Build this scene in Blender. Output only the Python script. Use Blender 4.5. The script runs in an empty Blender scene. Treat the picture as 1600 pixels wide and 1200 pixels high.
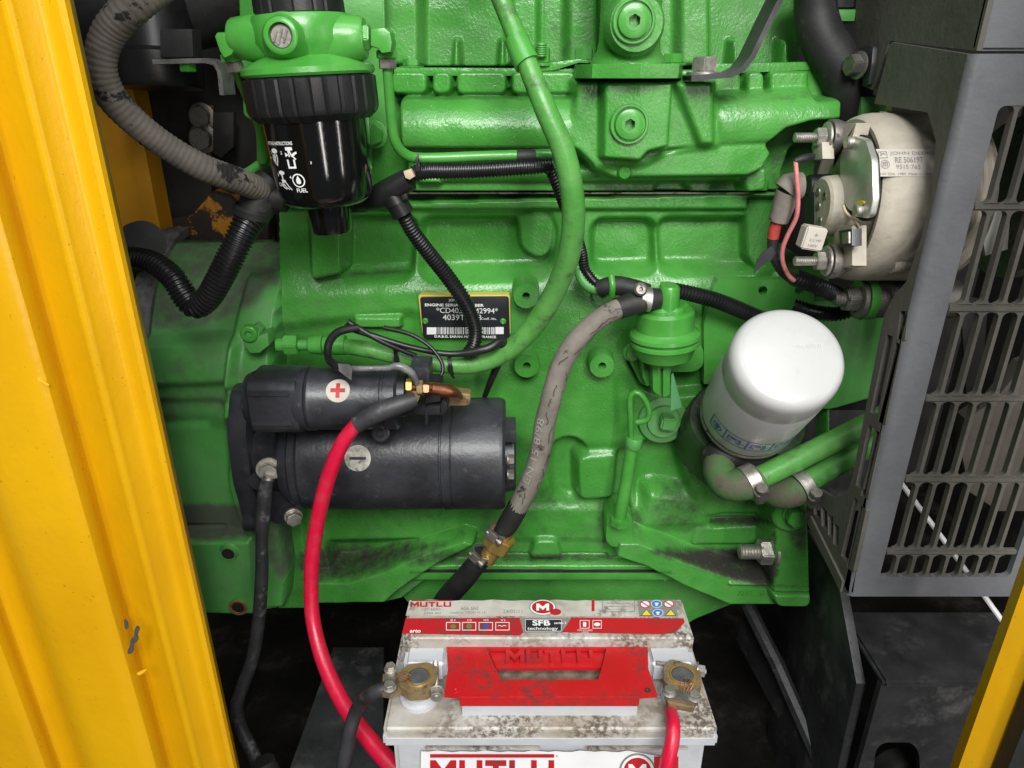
import bpy, bmesh, math, random
import numpy as np
from mathutils import Vector, Matrix, noise as mnoise
from mathutils.geometry import tessellate_polygon
random.seed(7); np.random.seed(7)
PI = math.pi
scene = bpy.context.scene
COL = scene.collection

# ------------------------------------------------------------------ camera
FPX = 1109.0                      # focal length in photograph pixels (1600 wide)
TH = math.radians(23.4)           # camera looks down by this angle
CAM = Vector((0.0, -0.76, 1.0))
cd = bpy.data.cameras.new('camera'); cam = bpy.data.objects.new('camera', cd); COL.objects.link(cam)
cam.location = CAM; cam.rotation_euler = (PI/2 - TH, 0, 0)
cd.sensor_width = 36.0; cd.lens = FPX/1600*36; cd.clip_start = 0.02; cd.clip_end = 100
scene.camera = cam

# ------------------------------------------------------------------ light
w = bpy.data.worlds.new('World'); scene.world = w; w.use_nodes = True
wn = w.node_tree.nodes; wl = w.node_tree.links
bg = wn['Background']; bg.inputs[0].default_value = (0.80, 0.88, 1.0, 1); bg.inputs[1].default_value = 0.07
def area(name, loc, target, sx, sy, power, col=(1, 1, 1)):
    ld = bpy.data.lights.new(name, 'AREA'); ld.shape = 'RECTANGLE'; ld.size = sx; ld.size_y = sy
    ld.energy = power; ld.color = col
    o = bpy.data.objects.new(name, ld); COL.objects.link(o); o.location = loc
    o.rotation_euler = (Vector(target) - Vector(loc)).to_track_quat('-Z', 'Y').to_euler()
    return o
area('overhead_daylight', (0.15, -2.05, 2.20), (0.0, -0.05, 0.80), 1.2, 0.7, 72, (0.99, 0.99, 0.97))
area('glint_strip', (0.0, -0.85, 2.25), (0.0, -0.1, 0.75), 1.6, 0.40, 13, (0.95, 0.98, 1.0))  # added overhead strip lamp, there only to put glints on the ledges
area('side_opening', (1.70, -1.25, 1.05), (-0.1, -0.1, 0.8), 0.07, 1.4, 5, (1.0, 0.95, 0.9))
area('front_opening', (0.62, -2.1, 1.05), (0.0, -0.1, 0.8), 0.12, 1.5, 9, (1.0, 0.95, 0.90))
scene.view_settings.view_transform = 'Standard'
scene.view_settings.look = 'None'
scene.view_settings.exposure = 0.0
scene.view_settings.gamma = 1.0

# ------------------------------------------------------------------ placing helpers
CT, ST = math.cos(TH), math.sin(TH)
def ray(px, py):
    u = (px - 800)/FPX; v = -(py - 600)/FPX
    return Vector((u, CT + v*ST, -ST + v*CT))
def P(px, py, Y):                 # photograph position on the upright plane at depth Y
    d = ray(px, py); return CAM + d*((Y - CAM.y)/d.y)
def PX(px, py, X):                # ... on the plane at constant X
    d = ray(px, py); return CAM + d*((X - CAM.x)/d.x)
def PZ(px, py, Z):                # ... on the level plane at Z
    d = ray(px, py); return CAM + d*((Z - CAM.z)/d.z)
def S(px, py, Y):                 # metres per photograph pixel there
    d = ray(px, py); return (Y - CAM.y)/d.y/FPX
def proj(X, Y, Z):
    yy = Y - CAM.y; zz = Z - CAM.z
    dz = yy*CT - zz*ST; vv = (yy*ST + zz*CT)/dz
    return 800 + FPX*X/dz, 600 - FPX*vv

# ------------------------------------------------------------------ object helpers
def tag(o, label, cat, group=None, kind=None):
    o['label'] = label; o['category'] = cat
    if group: o['group'] = group
    if kind: o['kind'] = kind
    return o
def thing(name, label, cat, loc, group=None):
    o = bpy.data.objects.new(name, None); COL.objects.link(o); o.location = loc; o.empty_display_size = 0.02
    return tag(o, label, cat, group)
def link(name, me, mat=None, parent=None, label=None):
    o = bpy.data.objects.new(name, me); COL.objects.link(o)
    if mat is not None:
        me.materials.clear()
        for m in (mat if isinstance(mat, (list, tuple)) else [mat]): me.materials.append(m)
    if parent is not None:
        o.parent = parent
        if parent.type == 'EMPTY': o.matrix_parent_inverse = Matrix.Translation(-Vector(parent.location))
    if label: o['label'] = label
    return o
def finish(me, ang=35):
    me.validate(clean_customdata=False)
    me.polygons.foreach_set('use_smooth', [True]*len(me.polygons))
    me.set_sharp_from_angle(angle=math.radians(ang)); me.update()
    return me
def mesh(name, verts, faces, ang=35):
    me = bpy.data.meshes.new(name); me.from_pydata([tuple(v) for v in verts], [], faces)
    return finish(me, ang)
def from_bm(name, bm, ang=35):
    bmesh.ops.recalc_face_normals(bm, faces=bm.faces)
    me = bpy.data.meshes.new(name); bm.to_mesh(me); bm.free(); return finish(me, ang)

def rnd(pts, r, n=4):             # round the corners of a 2D polygon
    out = []; N = len(pts)
    for i in range(N):
        a = Vector(pts[i-1]); b = Vector(pts[i]); c = Vector(pts[(i+1) % N])
        ra = r[i] if isinstance(r, (list, tuple)) else r
        d1 = (a-b); d2 = (c-b); k = min(ra, d1.length*.49, d2.length*.49)
        if k <= 0: out.append(tuple(b)); continue
        p = b + d1.normalized()*k; q = b + d2.normalized()*k
        for j in range(n+1):
            t = j/n; out.append(tuple((1-t)**2*p + 2*t*(1-t)*b + t*t*q))
    return out
def cat2(pts, closed=True, n=6):  # smooth curve through points (any dimension)
    pts = [np.array(p, float) for p in pts]; N = len(pts); out = []
    rng = N if closed else N-1
    for i in range(rng):
        if closed: p0, p1, p2, p3 = pts[i-1], pts[i], pts[(i+1) % N], pts[(i+2) % N]
        else: p0, p1, p2, p3 = pts[max(i-1, 0)], pts[i], pts[i+1], pts[min(i+2, N-1)]
        for j in range(n):
            t = j/n
            out.append(.5*((2*p1) + (-p0+p2)*t + (2*p0-5*p1+4*p2-p3)*t*t + (-p0+3*p1-3*p2+p3)*t**3))
    if not closed: out.append(pts[-1])
    return out
def prism3(pts, vec, bev=0.0, seg=2, name='prism', ang=35, holes=()):
    """extrude a planar 3D outline (with holes) along vec; bevel the front rim"""
    pts = [Vector(p) for p in pts]; vec = Vector(vec)
    bm = bmesh.new()
    if holes:
        loops = [pts] + [[Vector(p) for p in h] for h in holes]
        flat = [p for l in loops for p in l]
        tris = tessellate_polygon(loops)
        A = [bm.verts.new(p) for p in flat]; B = [bm.verts.new(p+vec) for p in flat]
        for t in tris:
            try: bm.faces.new([A[i] for i in t]); bm.faces.new([B[i] for i in reversed(t)])
            except ValueError: pass
        k = 0
        for l in loops:
            n = len(l)
            for i in range(n):
                j = (i+1) % n
                bm.faces.new([A[k+i], A[k+j], B[k+j], B[k+i]])
            k += n
    else:
        A = [bm.verts.new(p) for p in pts]; B = [bm.verts.new(p+vec) for p in pts]; n = len(pts)
        fa = bm.faces.new(A); bm.faces.new(list(reversed(B)))
        for i in range(n): bm.faces.new([A[i], B[i], B[(i+1) % n], A[(i+1) % n]])
        bmesh.ops.recalc_face_normals(bm, faces=bm.faces)
        if bev > 0:
            es = [e for e in bm.edges if e.is_boundary is False and any(f.normal.dot(vec) < -0.5*vec.length*0.9 for f in e.link_faces)]
            try: bmesh.ops.bevel(bm, geom=es, offset=bev, segments=seg, affect='EDGES', clamp_overlap=True, profile=.6)
            except Exception: pass
    return from_bm(name, bm, ang)
def plate(pts, Yf, depth, bev=0.001, seg=2, r=0, holes=(), ang=35):
    """upright plate: outline in photograph pixels at depth Yf, extruded back by depth"""
    if r: pts = rnd(pts, r)
    return prism3([P(x, y, Yf) for x, y in pts], (0, depth, 0), bev, seg, holes=[[P(x, y, Yf) for x, y in h] for h in holes], ang=ang)
def circ(cx, cy, rx, ry=None, n=20, a0=0):
    ry = rx if ry is None else ry
    return [(cx + rx*math.cos(a0+2*PI*i/n), cy + ry*math.sin(a0+2*PI*i/n)) for i in range(n)]
def box(c, size, bev=0.001, rot=None, seg=2):
    bm = bmesh.new(); bmesh.ops.create_cube(bm, size=1)
    bmesh.ops.scale(bm, vec=size, verts=bm.verts)
    if bev: bmesh.ops.bevel(bm, geom=list(bm.edges), offset=bev, segments=seg, affect='EDGES', clamp_overlap=True)
    if rot is not None: bmesh.ops.transform(bm, matrix=rot.to_4x4(), verts=bm.verts)
    bmesh.ops.translate(bm, vec=Vector(c), verts=bm.verts)
    return from_bm('box', bm)
def basis(ax):
    ax = Vector(ax).normalized(); up = Vector((0, 0, 1)) if abs(ax.z) < .9 else Vector((0, -1, 0))
    e1 = up.cross(ax).normalized(); e2 = ax.cross(e1).normalized()
    return ax, e1, e2
def lathe(p0, axis, prof, seg=32, ang=35, a0=0, rmod=None):
    """surface of revolution: prof = [(distance along axis, radius)]; ends close when radius is 0"""
    ax, e1, e2 = basis(axis); p0 = Vector(p0); V = []; F = []; prev = None
    for t, r in prof:
        if r <= 1e-7:
            cur = [len(V)]; V.append(p0 + ax*t)
        else:
            cur = list(range(len(V), len(V)+seg))
            for i in range(seg):
                a = a0 + 2*PI*i/seg; rr = r*(rmod(t, a) if rmod else 1)
                V.append(p0 + ax*t + e1*(rr*math.cos(a)) + e2*(rr*math.sin(a)))
        if prev is not None:
            if len(prev) == 1 and len(cur) == seg:
                for i in range(seg): F.append((prev[0], cur[(i+1) % seg], cur[i]))
            elif len(cur) == 1 and len(prev) == seg:
                for i in range(seg): F.append((cur[0], prev[i], prev[(i+1) % seg]))
            elif len(prev) == seg and len(cur) == seg:
                for i in range(seg):
                    j = (i+1) % seg; F.append((prev[i], prev[j], cur[j], cur[i]))
        prev = cur
    me = bpy.data.meshes.new('lathe'); me.from_pydata([tuple(v) for v in V], [], F)
    bm = bmesh.new(); bm.from_mesh(me); bpy.data.meshes.remove(me)
    return from_bm('lathe', bm, ang)
def merge(*ms):
    bm = bmesh.new()
    for m in ms:
        bm.from_mesh(m); bpy.data.meshes.remove(m)
    me = bpy.data.meshes.new('merged'); bm.to_mesh(me); bm.free(); return finish(me)
def path3(pts):                   # photograph points with depth -> world points
    return [P(x, y, Y) for x, y, Y in pts]
def sweep(pts, rad, seg=14, step=0.004, rib=None, cap=True, smooth=True, ang=40, wob=0.0):
    """tube along points; rad = metres or list per point; rib = (period, amount) corrugation"""
    pts = [Vector(p) for p in pts]
    rads = rad if isinstance(rad, (list, tuple)) else [rad]*len(pts)
    if smooth and len(pts) > 2:
        c = cat2([(p.x, p.y, p.z, r) for p, r in zip(pts, rads)], False, 16)
    else: c = [np.array((p.x, p.y, p.z, r)) for p, r in zip(pts, rads)]
    c = np.array(c); d = np.r_[0, np.cumsum(np.linalg.norm(np.diff(c[:, :3], axis=0), axis=1))]
    L = d[-1]; st = step if rib is None else rib[0]/4
    n = max(2, int(L/st)); s = np.linspace(0, L, n+1)
    q = np.stack([np.interp(s, d, c[:, k]) for k in range(4)], 1)
    if wob:
        for i in range(len(q)):
            v = mnoise.noise_vector(Vector(q[i, :3])*35); q[i, :3] += np.array(v)*wob
    T = np.gradient(q[:, :3], axis=0); T /= np.linalg.norm(T, axis=1)[:, None]
    t0 = Vector(T[0]); up = Vector((0, 0, 1)) if abs(t0.z) < .9 else Vector((1, 0, 0))
    n0 = (up - t0*up.dot(t0)).normalized(); V = []; F = []; N = np.array(n0)
    for i in range(n+1):
        t = T[i]; N = N - t*np.dot(N, t); N /= np.linalg.norm(N); B = np.cross(t, N)
        r = q[i, 3]
        if rib is not None:
            ph = i % 4; r = r*(1.0 if ph in (0, 1) else 1.0-rib[1])
        for k in range(seg):
            a = 2*PI*k/seg; V.append(q[i, :3] + N*(r*math.cos(a)) + B*(r*math.sin(a)))
    for i in range(n):
        for k in range(seg):
            j = (k+1) % seg; F.append((i*seg+k, i*seg+j, (i+1)*seg+j, (i+1)*seg+k))
    if cap: F.append(tuple(reversed(range(seg)))); F.append(tuple(range(n*seg, n*seg+seg)))
    return mesh('tube', V, F, ang if rib is None else 30)
def ribbon(pts, width_vec, th, bevel=0.0005):
    """flat strap: centre line points, constant width vector, thickness"""
    pts = [Vector(p) for p in pts]; W = Vector(width_vec)*.5; V = []; F = []
    for i, p in enumerate(pts):
        t = (pts[min(i+1, len(pts)-1)] - pts[max(i-1, 0)]).normalized(); n = t.cross(W).normalized()*th*.5
        V += [p-W-n, p+W-n, p+W+n, p-W+n]
    for i in range(len(pts)-1):
        for k in range(4):
            j = (k+1) % 4; F.append((i*4+k, i*4+j, i*4+4+j, i*4+4+k))
    F.append((3, 2, 1, 0)); m = len(V)-4; F.append((m, m+1, m+2, m+3))
    me = bpy.data.meshes.new('strap'); me.from_pydata([tuple(v) for v in V], [], F)
    bm = bmesh.new(); bm.from_mesh(me); bpy.data.meshes.remove(me)
    return from_bm('strap', bm, 30)
def hexprof(r, a0=0): return [(r*math.cos(a0+PI/3*i), r*math.sin(a0+PI/3*i)) for i in range(6)]
def hexhead(p, axis, r, h, washer=1.25, wh=None, a0=0.3, dome=True):
    ax, e1, e2 = basis(axis); p = Vector(p); wh = h*.18 if wh is None else wh
    bm = bmesh.new()
    A = [bm.verts.new(p + ax*wh + e1*x + e2*y) for x, y in hexprof(r, a0)]
    B = [bm.verts.new(p + ax*(wh+h) + e1*x + e2*y) for x, y in hexprof(r, a0)]
    bm.faces.new(A); bm.faces.new(B)
    for i in range(6): bm.faces.new([A[i], A[(i+1) % 6], B[(i+1) % 6], B[i]])
    bmesh.ops.recalc_face_normals(bm, faces=bm.faces)
    bmesh.ops.bevel(bm, geom=list(bm.edges), offset=r*.08, segments=2, affect='EDGES')
    me = from_bm('hex', bm, 30)
    if washer: me = merge(me, lathe(p, axis, [(0, 0), (0, r*washer), (wh*.8, r*washer), (wh, r*washer*.96), (wh, 0)], 24))
    return me
def stud(p, axis, r, L, pitch=None):   # threaded rod
    pitch = pitch or r*.38; n = int(L/pitch); prof = [(0, 0)]
    for i in range(n): prof += [(i*pitch, r*.86), ((i+.5)*pitch, r)]
    prof += [(L, r*.8), (L, 0)]
    return lathe(p, axis, prof, 16, 20)

_txt = {}
def text_geo(s, bold=0.0, space=1.0):
    key = (s, bold, space)
    if key in _txt: return _txt[key]
    cu = bpy.data.curves.new('t', 'FONT'); cu.body = s; cu.size = 1; cu.offset = bold; cu.space_character = space
    cu.resolution_u = 3
    o = bpy.data.objects.new('t', cu); COL.objects.link(o)
    dg = bpy.context.evaluated_depsgraph_get(); me = bpy.data.meshes.new_from_object(o.evaluated_get(dg))
    V = np.array([v.co[:2] for v in me.vertices]).reshape(-1, 2); F = [tuple(p.vertices) for p in me.polygons]
    bpy.data.objects.remove(o); bpy.data.curves.remove(cu); bpy.data.meshes.remove(me)
    lo = V.min(0); hi = V.max(0); V = (V - lo)/(hi[1]-lo[1])
    _txt[key] = (V, F); return V, F
def text_mesh(s, f, h, width=None, align='L', bold=0.0, th=0.0, space=1.0):
    """lettering: f maps (x, y, out) to a world point; h letter height, width optional total width"""
    V, F = text_geo(s, bold, space); V = V.copy(); wd = V[:, 0].max()
    sx = h if width is None else width/wd
    X = V[:, 0]*sx; Yv = V[:, 1]*h; tot = wd*sx
    if align == 'C': X = X - tot/2
    pts = [f(x, y, th) for x, y in zip(X, Yv)]
    return mesh('text', pts, F)
def flatmap(o, r, u):
    o = Vector(o); r = Vector(r).normalized(); u = Vector(u).normalized(); n = r.cross(u)
    return lambda x, y, out=0.0: o + r*x + u*y + n*out
def shape2(f, polys, out=0.0):       # flat print: list of polygons in map coordinates
    V = []; F = []
    for p in polys:
        k = len(V); V += [f(x, y, out) for x, y in p]; F.append(tuple(range(k, k+len(p))))
    return mesh('print', V, F)
def rect(x0, y0, x1, y1): return [(x0, y0), (x1, y0), (x1, y1), (x0, y1)]
def frame2(x0, y0, x1, y1, t): return [rect(x0, y0, x1, y0+t), rect(x0, y1-t, x1, y1), rect(x0, y0+t, x0+t, y1-t), rect(x1-t, y0+t, x1, y1-t)]
def ring2(cx, cy, r, t, n=20):
    o = circ(cx, cy, r, n=n); i = circ(cx, cy, r-t, n=n)
    return [[o[k], o[(k+1) % n], i[(k+1) % n], i[k]] for k in range(n)]
def disc2(cx, cy, r, n=28, k=5):
    out = []
    for i in range(k-1): out += ring2(cx, cy, r*(1-i/k), r/k, n)
    return out + [circ(cx, cy, r/k, n=n)]
def strips(x0, y0, x1, y1, n): return [rect(x0, y0+(y1-y0)*i/n, x1, y0+(y1-y0)*(i+1)/n) for i in range(n)]
def block_word(s, x0, y0, h, wd):   # wide block capitals as convex pieces
    G = {'M': (1.25, [rect(0, 0, .27, 1), rect(.98, 0, 1.25, 1), [(.27, 1), (.27, .52), (.625, .08), (.625, .56)], [(.625, .56), (.625, .08), (.98, .52), (.98, 1)]]),
         'U': (1.1, [rect(0, 0, .27, 1), rect(.83, 0, 1.1, 1), rect(.27, 0, .83, .25)]),
         'T': (1.0, [rect(0, .75, 1.0, 1), rect(.36, 0, .64, .75)]), 'L': (.9, [rect(0, 0, .27, 1), rect(.27, 0, .9, .25)])}
    tot = sum(G[c][0] for c in s) + .14*(len(s)-1); sx = wd/tot; x = 0; out = []
    for c in s:
        out += [[(x0+(x+a)*sx, y0+b*h) for a, b in p] for p in G[c][1]]; x += G[c][0]+.14
    return out
def line2(pts, t):
    out = []
    for (a, b), (c, d) in zip(pts[:-1], pts[1:]):
        L = math.hypot(c-a, d-b) or 1; nx, ny = -(d-b)/L*t/2, (c-a)/L*t/2
        out.append([(a-nx, b-ny), (c-nx, d-ny), (c+nx, d+ny), (a+nx, b+ny)])
    return out
# ------------------------------------------------------------------ materials
def M(name, col, rough=.5, metal=0.0, col2=None, ns=30, nd=4, var=.0, bump=0.0, bs=250, coat=0.0, spec=.5,
      dirt=None, ds=45, dlo=.62, dhi=.75, dattr=False, dmax=1.0, drough=.85, stretch=None, rvar=.0, bump2=0.0, bs2=40, sheen=0, specks=False, dm=None, film=None):
    m = bpy.data.materials.new(name); m.use_nodes = True; nt = m.node_tree; N = nt.nodes; L = nt.links
    b = N['Principled BSDF']
    geo = N.new('ShaderNodeNewGeometry'); pos = geo.outputs['Position']
    if stretch:
        mp = N.new('ShaderNodeMapping'); mp.inputs['Scale'].default_value = stretch; L.new(pos, mp.inputs[0]); pos = mp.outputs[0]
    def noise(scale, det=4, rough_=.6):
        n = N.new('ShaderNodeTexNoise'); n.inputs['Scale'].default_value = scale; n.inputs['Detail'].default_value = det
        n.inputs['Roughness'].default_value = rough_; L.new(pos, n.inputs['Vector']); return n.outputs[0]
    def ramp(sock, lo, hi, a=0.0, c=1.0):
        r = N.new('ShaderNodeMapRange'); r.interpolation_type = 'SMOOTHSTEP'
        r.inputs[1].default_value = lo; r.inputs[2].default_value = hi; r.inputs[3].default_value = a; r.inputs[4].default_value = c
        L.new(sock, r.inputs[0]); return r.outputs[0]
    def mix(fac, a, c):
        x = N.new('ShaderNodeMix'); x.data_type = 'RGBA'
        if fac is not None: L.new(fac, x.inputs[0])
        for s, v in ((x.inputs[6], a), (x.inputs[7], c)):
            if isinstance(v, tuple): s.default_value = (*v, 1)
            else: L.new(v, s)
        return x.outputs[2]
    def math_(op, a, c):
        x = N.new('ShaderNodeMath'); x.operation = op
        for s, v in ((x.inputs[0], a), (x.inputs[1], c)):
            if isinstance(v, (int, float)): s.default_value = v
            else: L.new(v, s)
        return x.outputs[0]
    c = tuple(col)
    if col2 is not None: c = mix(ramp(noise(ns, nd), .35, .68), c, tuple(col2))
    elif var: c = mix(ramp(noise(ns, nd), .3, .7), tuple(x*(1-var) for x in col), tuple(min(1, x*(1+var)) for x in col))
    if film: c = mix(ramp(noise(film[1], 6, .65), film[2], film[3], 0, film[4]), c, film[0])
    r = rough
    if rvar: r = ramp(noise(ns*2.3, 5), .3, .7, max(.02, rough-rvar), min(1, rough+rvar))
    if dirt is not None:
        n1 = noise(ds, 8, .68)
        if dattr:
            at = N.new('ShaderNodeAttribute'); at.attribute_name = 'dirt'
            n1 = math_('ADD', math_('MULTIPLY', n1, .75), math_('MULTIPLY', at.outputs['Fac'], .55))
        f = ramp(n1, dlo, dhi, 0, dmax)
        if dm: f = math_('MULTIPLY', f, ramp(noise(dm[0], 3, .5), dm[1], dm[2]))
        c = mix(f, c, tuple(dirt))
        if isinstance(r, (int, float)):
            rr = N.new('ShaderNodeMix'); rr.data_type = 'FLOAT'; L.new(f, rr.inputs[0]); rr.inputs[2].default_value = r; rr.inputs[3].default_value = drough; r = rr.outputs[0]
    if specks: c = mix(ramp(noise(420, 2, .5), .70, .76, 0, .55), c, specks if isinstance(specks, tuple) else (.42, .46, .36))
    if isinstance(c, tuple): b.inputs['Base Color'].default_value = (*c, 1)
    else: L.new(c, b.inputs['Base Color'])
    if isinstance(r, (int, float)): b.inputs['Roughness'].default_value = r
    else: L.new(r, b.inputs['Roughness'])
    b.inputs['Metallic'].default_value = metal
    b.inputs['Specular IOR Level'].default_value = spec
    if coat: b.inputs['Coat Weight'].default_value = coat; b.inputs['Coat Roughness'].default_value = .08
    nrm = None
    for amt, sc in ((bump, bs), (bump2, bs2)):
        if amt:
            bp = N.new('ShaderNodeBump'); bp.inputs['Strength'].default_value = 1.0; bp.inputs['Distance'].default_value = amt
            L.new(noise(sc, 3, .55), bp.inputs['Height'])
            if nrm is not None: L.new(nrm, bp.inputs['Normal'])
            nrm = bp.outputs[0]
    if nrm is not None: L.new(nrm, b.inputs['Normal'])
    return m
GRIME = (.022, .019, .015)
GREEN = (.053, .270, .036); GREEN2 = (.084, .340, .058)
m_green = M('green_engine_paint', GREEN, .27, col2=GREEN2, ns=14, bump=.0005, bs=330, bump2=.0008, bs2=50, film=((.12, .20, .10), 11, .46, .78, .55), dirt=(.034, .031, .025), ds=85, dlo=.46, dhi=.98, dattr=True, spec=.5, drough=.7, specks=True)
m_greens = M('smooth_green_paint', GREEN, .28, col2=GREEN2, ns=22, bump=.00015, bs=260, dirt=GRIME, ds=80, dlo=.66, dhi=.82, dmax=.8)
m_greendull = M('dusty_green_paint', (.068, .31, .056), .42, col2=(.10, .34, .085), ns=16, film=((.13, .16, .11), 14, .46, .75, .5), bump=.0004, bs=180, dirt=(.075, .07, .06), ds=55, dlo=.44, dhi=.95, dattr=True, dmax=.9)
m_greenhose = M('green_painted_rubber', (.080, .30, .052), .36, col2=(.12, .36, .08), ns=30, bump=.0004, bs=200, dirt=(.05, .06, .035), ds=50, dlo=.50, dhi=.72, dmax=.75)
m_black = M('satin_black_plastic', (.013, .013, .014), .38, var=.3, ns=40, bump=.00008, bs=500)
m_conduit = M('corrugated_black_plastic', (.011, .011, .012), .33, var=.3, ns=40, dirt=(.09, .08, .07), ds=90, dlo=.66, dhi=.85, dmax=.4)
m_gloss = M('gloss_black_paint', (.004, .004, .004), .10, coat=.8, bump=.00006, bs=700, dirt=(.32, .27, .22), ds=420, dlo=.70, dhi=.76, dmax=.25, rvar=0)
m_rubber = M('black_rubber', (.018, .018, .018), .6, var=.35, ns=30, bump=.0003, bs=150, dirt=(.12, .105, .09), ds=50, dlo=.58, dhi=.75, dmax=.55)
m_greyhose = M('weathered_grey_hose', (.225, .20, .17), .8, col2=(.155, .135, .112), ns=30, bump=.0006, bs=120, dirt=(.035, .03, .025), ds=70, dlo=.60, dhi=.68)
m_corrgrey = M('dusty_corrugated_hose', (.17, .15, .125), .75, col2=(.09, .08, .068), ns=22, bump=.0006, bs=140, dirt=(.012, .011, .01), ds=32, dlo=.56, dhi=.60)
m_starter = M('charcoal_cast_paint', (.027, .028, .033), .36, var=.35, ns=26, bump=.00018, bs=300, bump2=.0003, bs2=70, dirt=(.13, .115, .10), ds=75, dlo=.57, dhi=.78, dmax=.6)
m_steel = M('zinc_plated_steel', (.50, .48, .43), .45, .85, var=.25, ns=90, bump=.0003, bs=200, dirt=(.12, .10, .08), ds=120, dlo=.55, dhi=.72, dmax=.8)
m_dullsteel = M('tarnished_steel', (.30, .28, .25), .5, .85, var=.3, ns=90, bump=.0004, bs=160, dirt=(.07, .06, .05), ds=90, dlo=.5, dhi=.7)
m_brass = M('brass', (.62, .40, .12), .38, .75, var=.2, ns=60, bump=.0002, bs=300, dirt=(.20, .12, .04), ds=80, dlo=.62, dhi=.8, dmax=.6)
m_dullbrass = M('dull_brass', (.34, .24, .12), .55, .6, var=.3, ns=90, bump=.0004, bs=180, dirt=(.06, .05, .035), ds=90, dlo=.5, dhi=.7)
m_copper = M('copper', (.52, .22, .12), .38, 1.0, var=.3, ns=60, bump=.0002, bs=250, dirt=(.12, .06, .03), ds=60, dlo=.55, dhi=.75)
m_alu = M('dusty_cast_aluminium', (.47, .425, .345), .6, .0, col2=(.36, .32, .255), ns=22, bump=.00035, bs=260, bump2=.0006, bs2=60, dirt=(.13, .11, .085), ds=45, dlo=.56, dhi=.78, dmax=.7)
m_aluplate = M('bright_pressed_aluminium', (.50, .51, .46), .36, .6, var=.18, ns=30, bump=.0002, bs=160, dirt=(.18, .16, .13), ds=60, dlo=.62, dhi=.8, dmax=.6)
m_yellow = M('yellow_door_paint', (.62, .335, .002), .30, col2=(.56, .285, .002), ns=7, bump=.0003, bs=120, bump2=.0003, bs2=14, dirt=(.47, .255, .010), ds=9, dlo=.50, dhi=.78, dmax=.45, stretch=(1, 1, .7), drough=.42, specks=(.26, .14, .012))
m_yellowold = M('rusty_yellow_paint', (.52, .22, .006), .5, col2=(.35, .14, .006), ns=14, bump=.0005, bs=120, dirt=(.022, .016, .011), ds=26, dlo=.42, dhi=.50)
m_yellowdeep = M('plain_yellow_paint', (.62, .28, .006), .42, var=.15, ns=9, bump=.0003, bs=80, dirt=(.25, .12, .02), ds=22, dlo=.62, dhi=.8, dmax=.6)
m_white = M('white_gloss_paint', (.49, .49, .48), .30, var=.02, ns=20, bump=.0003, bs=40, dirt=(.34, .31, .26), ds=60, dlo=.55, dhi=.8, dmax=.35)
m_whiteink = M('white_ink', (.78, .78, .76), .45)
m_blackink = M('black_ink', (.02, .02, .022), .5)
m_greyink = M('grey_ink', (.22, .21, .20), .6)
m_blueink = M('blue_ink', (.02, .09, .42), .4)
m_yellowink = M('yellow_ink', (.72, .60, .04), .4)
m_redink = M('red_ink', (.46, .012, .018), .4, dirt=(.10, .035, .03), ds=150, dlo=.42, dhi=.62, dmax=.8, dm=(26, .44, .64))
m_label = M('worn_white_label', (.54, .52, .47), .5, col2=(.40, .37, .31), ns=30, nd=8, bump=.0006, bs=60, dirt=(.10, .08, .058), ds=120, dlo=.45, dhi=.62, dmax=.8, dm=(28, .46, .66))
m_labelclean = M('white_label', (.76, .76, .76), .45, var=.05, ns=20)
m_tan = M('dusty_beige_label', (.50, .46, .40), .55, var=.06, ns=30)
m_batt = M('grey_battery_plastic', (.47, .48, .50), .40, var=.08, ns=18, bump=.0003, bs=160, dirt=(.30, .27, .21), ds=36, dlo=.60, dhi=.8, dmax=.5)
m_batttop = M('soiled_battery_lid', (.46, .45, .42), .5, col2=(.33, .29, .23), ns=20, nd=8, bump=.0004, bs=160, dirt=(.085, .056, .036), ds=260, dlo=.42, dhi=.58, dmax=.9, dm=(24, .40, .62))
m_handle = M('red_battery_handle', (.47, .008, .012), .34, var=.1, ns=20, bump=.0003, bs=90, dirt=(.085, .022, .018), ds=140, dlo=.40, dhi=.62, dmax=.85, dm=(20, .44, .64))
m_redcable = M('red_cable_sheath', (.54, .007, .038), .33, var=.08, ns=30, bump=.0004, bs=70, dirt=(.30, .035, .05), ds=60, dlo=.48, dhi=.75, dmax=.6)
m_pink = M('faded_red_wire', (.62, .20, .19), .5, var=.2, ns=90)
m_redwire = M('red_wire', (.40, .05, .04), .5, var=.3, ns=80)
m_tanwire = M('tan_wire', (.52, .42, .28), .5)
m_blackcable = M('worn_black_cable', (.030, .030, .033), .5, var=.3, ns=30, bump=.0003, bs=100, dirt=(.24, .235, .23), ds=48, dlo=.54, dhi=.72, dmax=.65)
m_guard = M('charcoal_moulded_plastic', (.155, .158, .170), .5, col2=(.125, .127, .135), ns=14, bump=.0004, bs=220, dirt=(.17, .155, .13), ds=34, dlo=.62, dhi=.8, dmax=.5)
m_guarddirty = M('dusty_guard_plastic', (.115, .108, .092), .7, col2=(.085, .080, .066), ns=18, bump=.0005, bs=160, dirt=(.15, .13, .10), ds=60, dlo=.56, dhi=.72, dmax=.6)
m_frame = M('black_frame_paint', (.028, .028, .030), .45, var=.4, ns=18, bump=.0008, bs=40, dirt=(.12, .115, .11), ds=22, dlo=.50, dhi=.72, dmax=.6)
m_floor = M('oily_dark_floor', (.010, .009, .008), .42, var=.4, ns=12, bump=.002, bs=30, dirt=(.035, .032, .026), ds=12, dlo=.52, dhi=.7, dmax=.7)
m_dark = M('sooty_steel', (.018, .017, .016), .7, var=.4, ns=14, bump=.001, bs=40, dirt=(.05, .045, .035), ds=26, dlo=.56, dhi=.7, dmax=.6)
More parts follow.
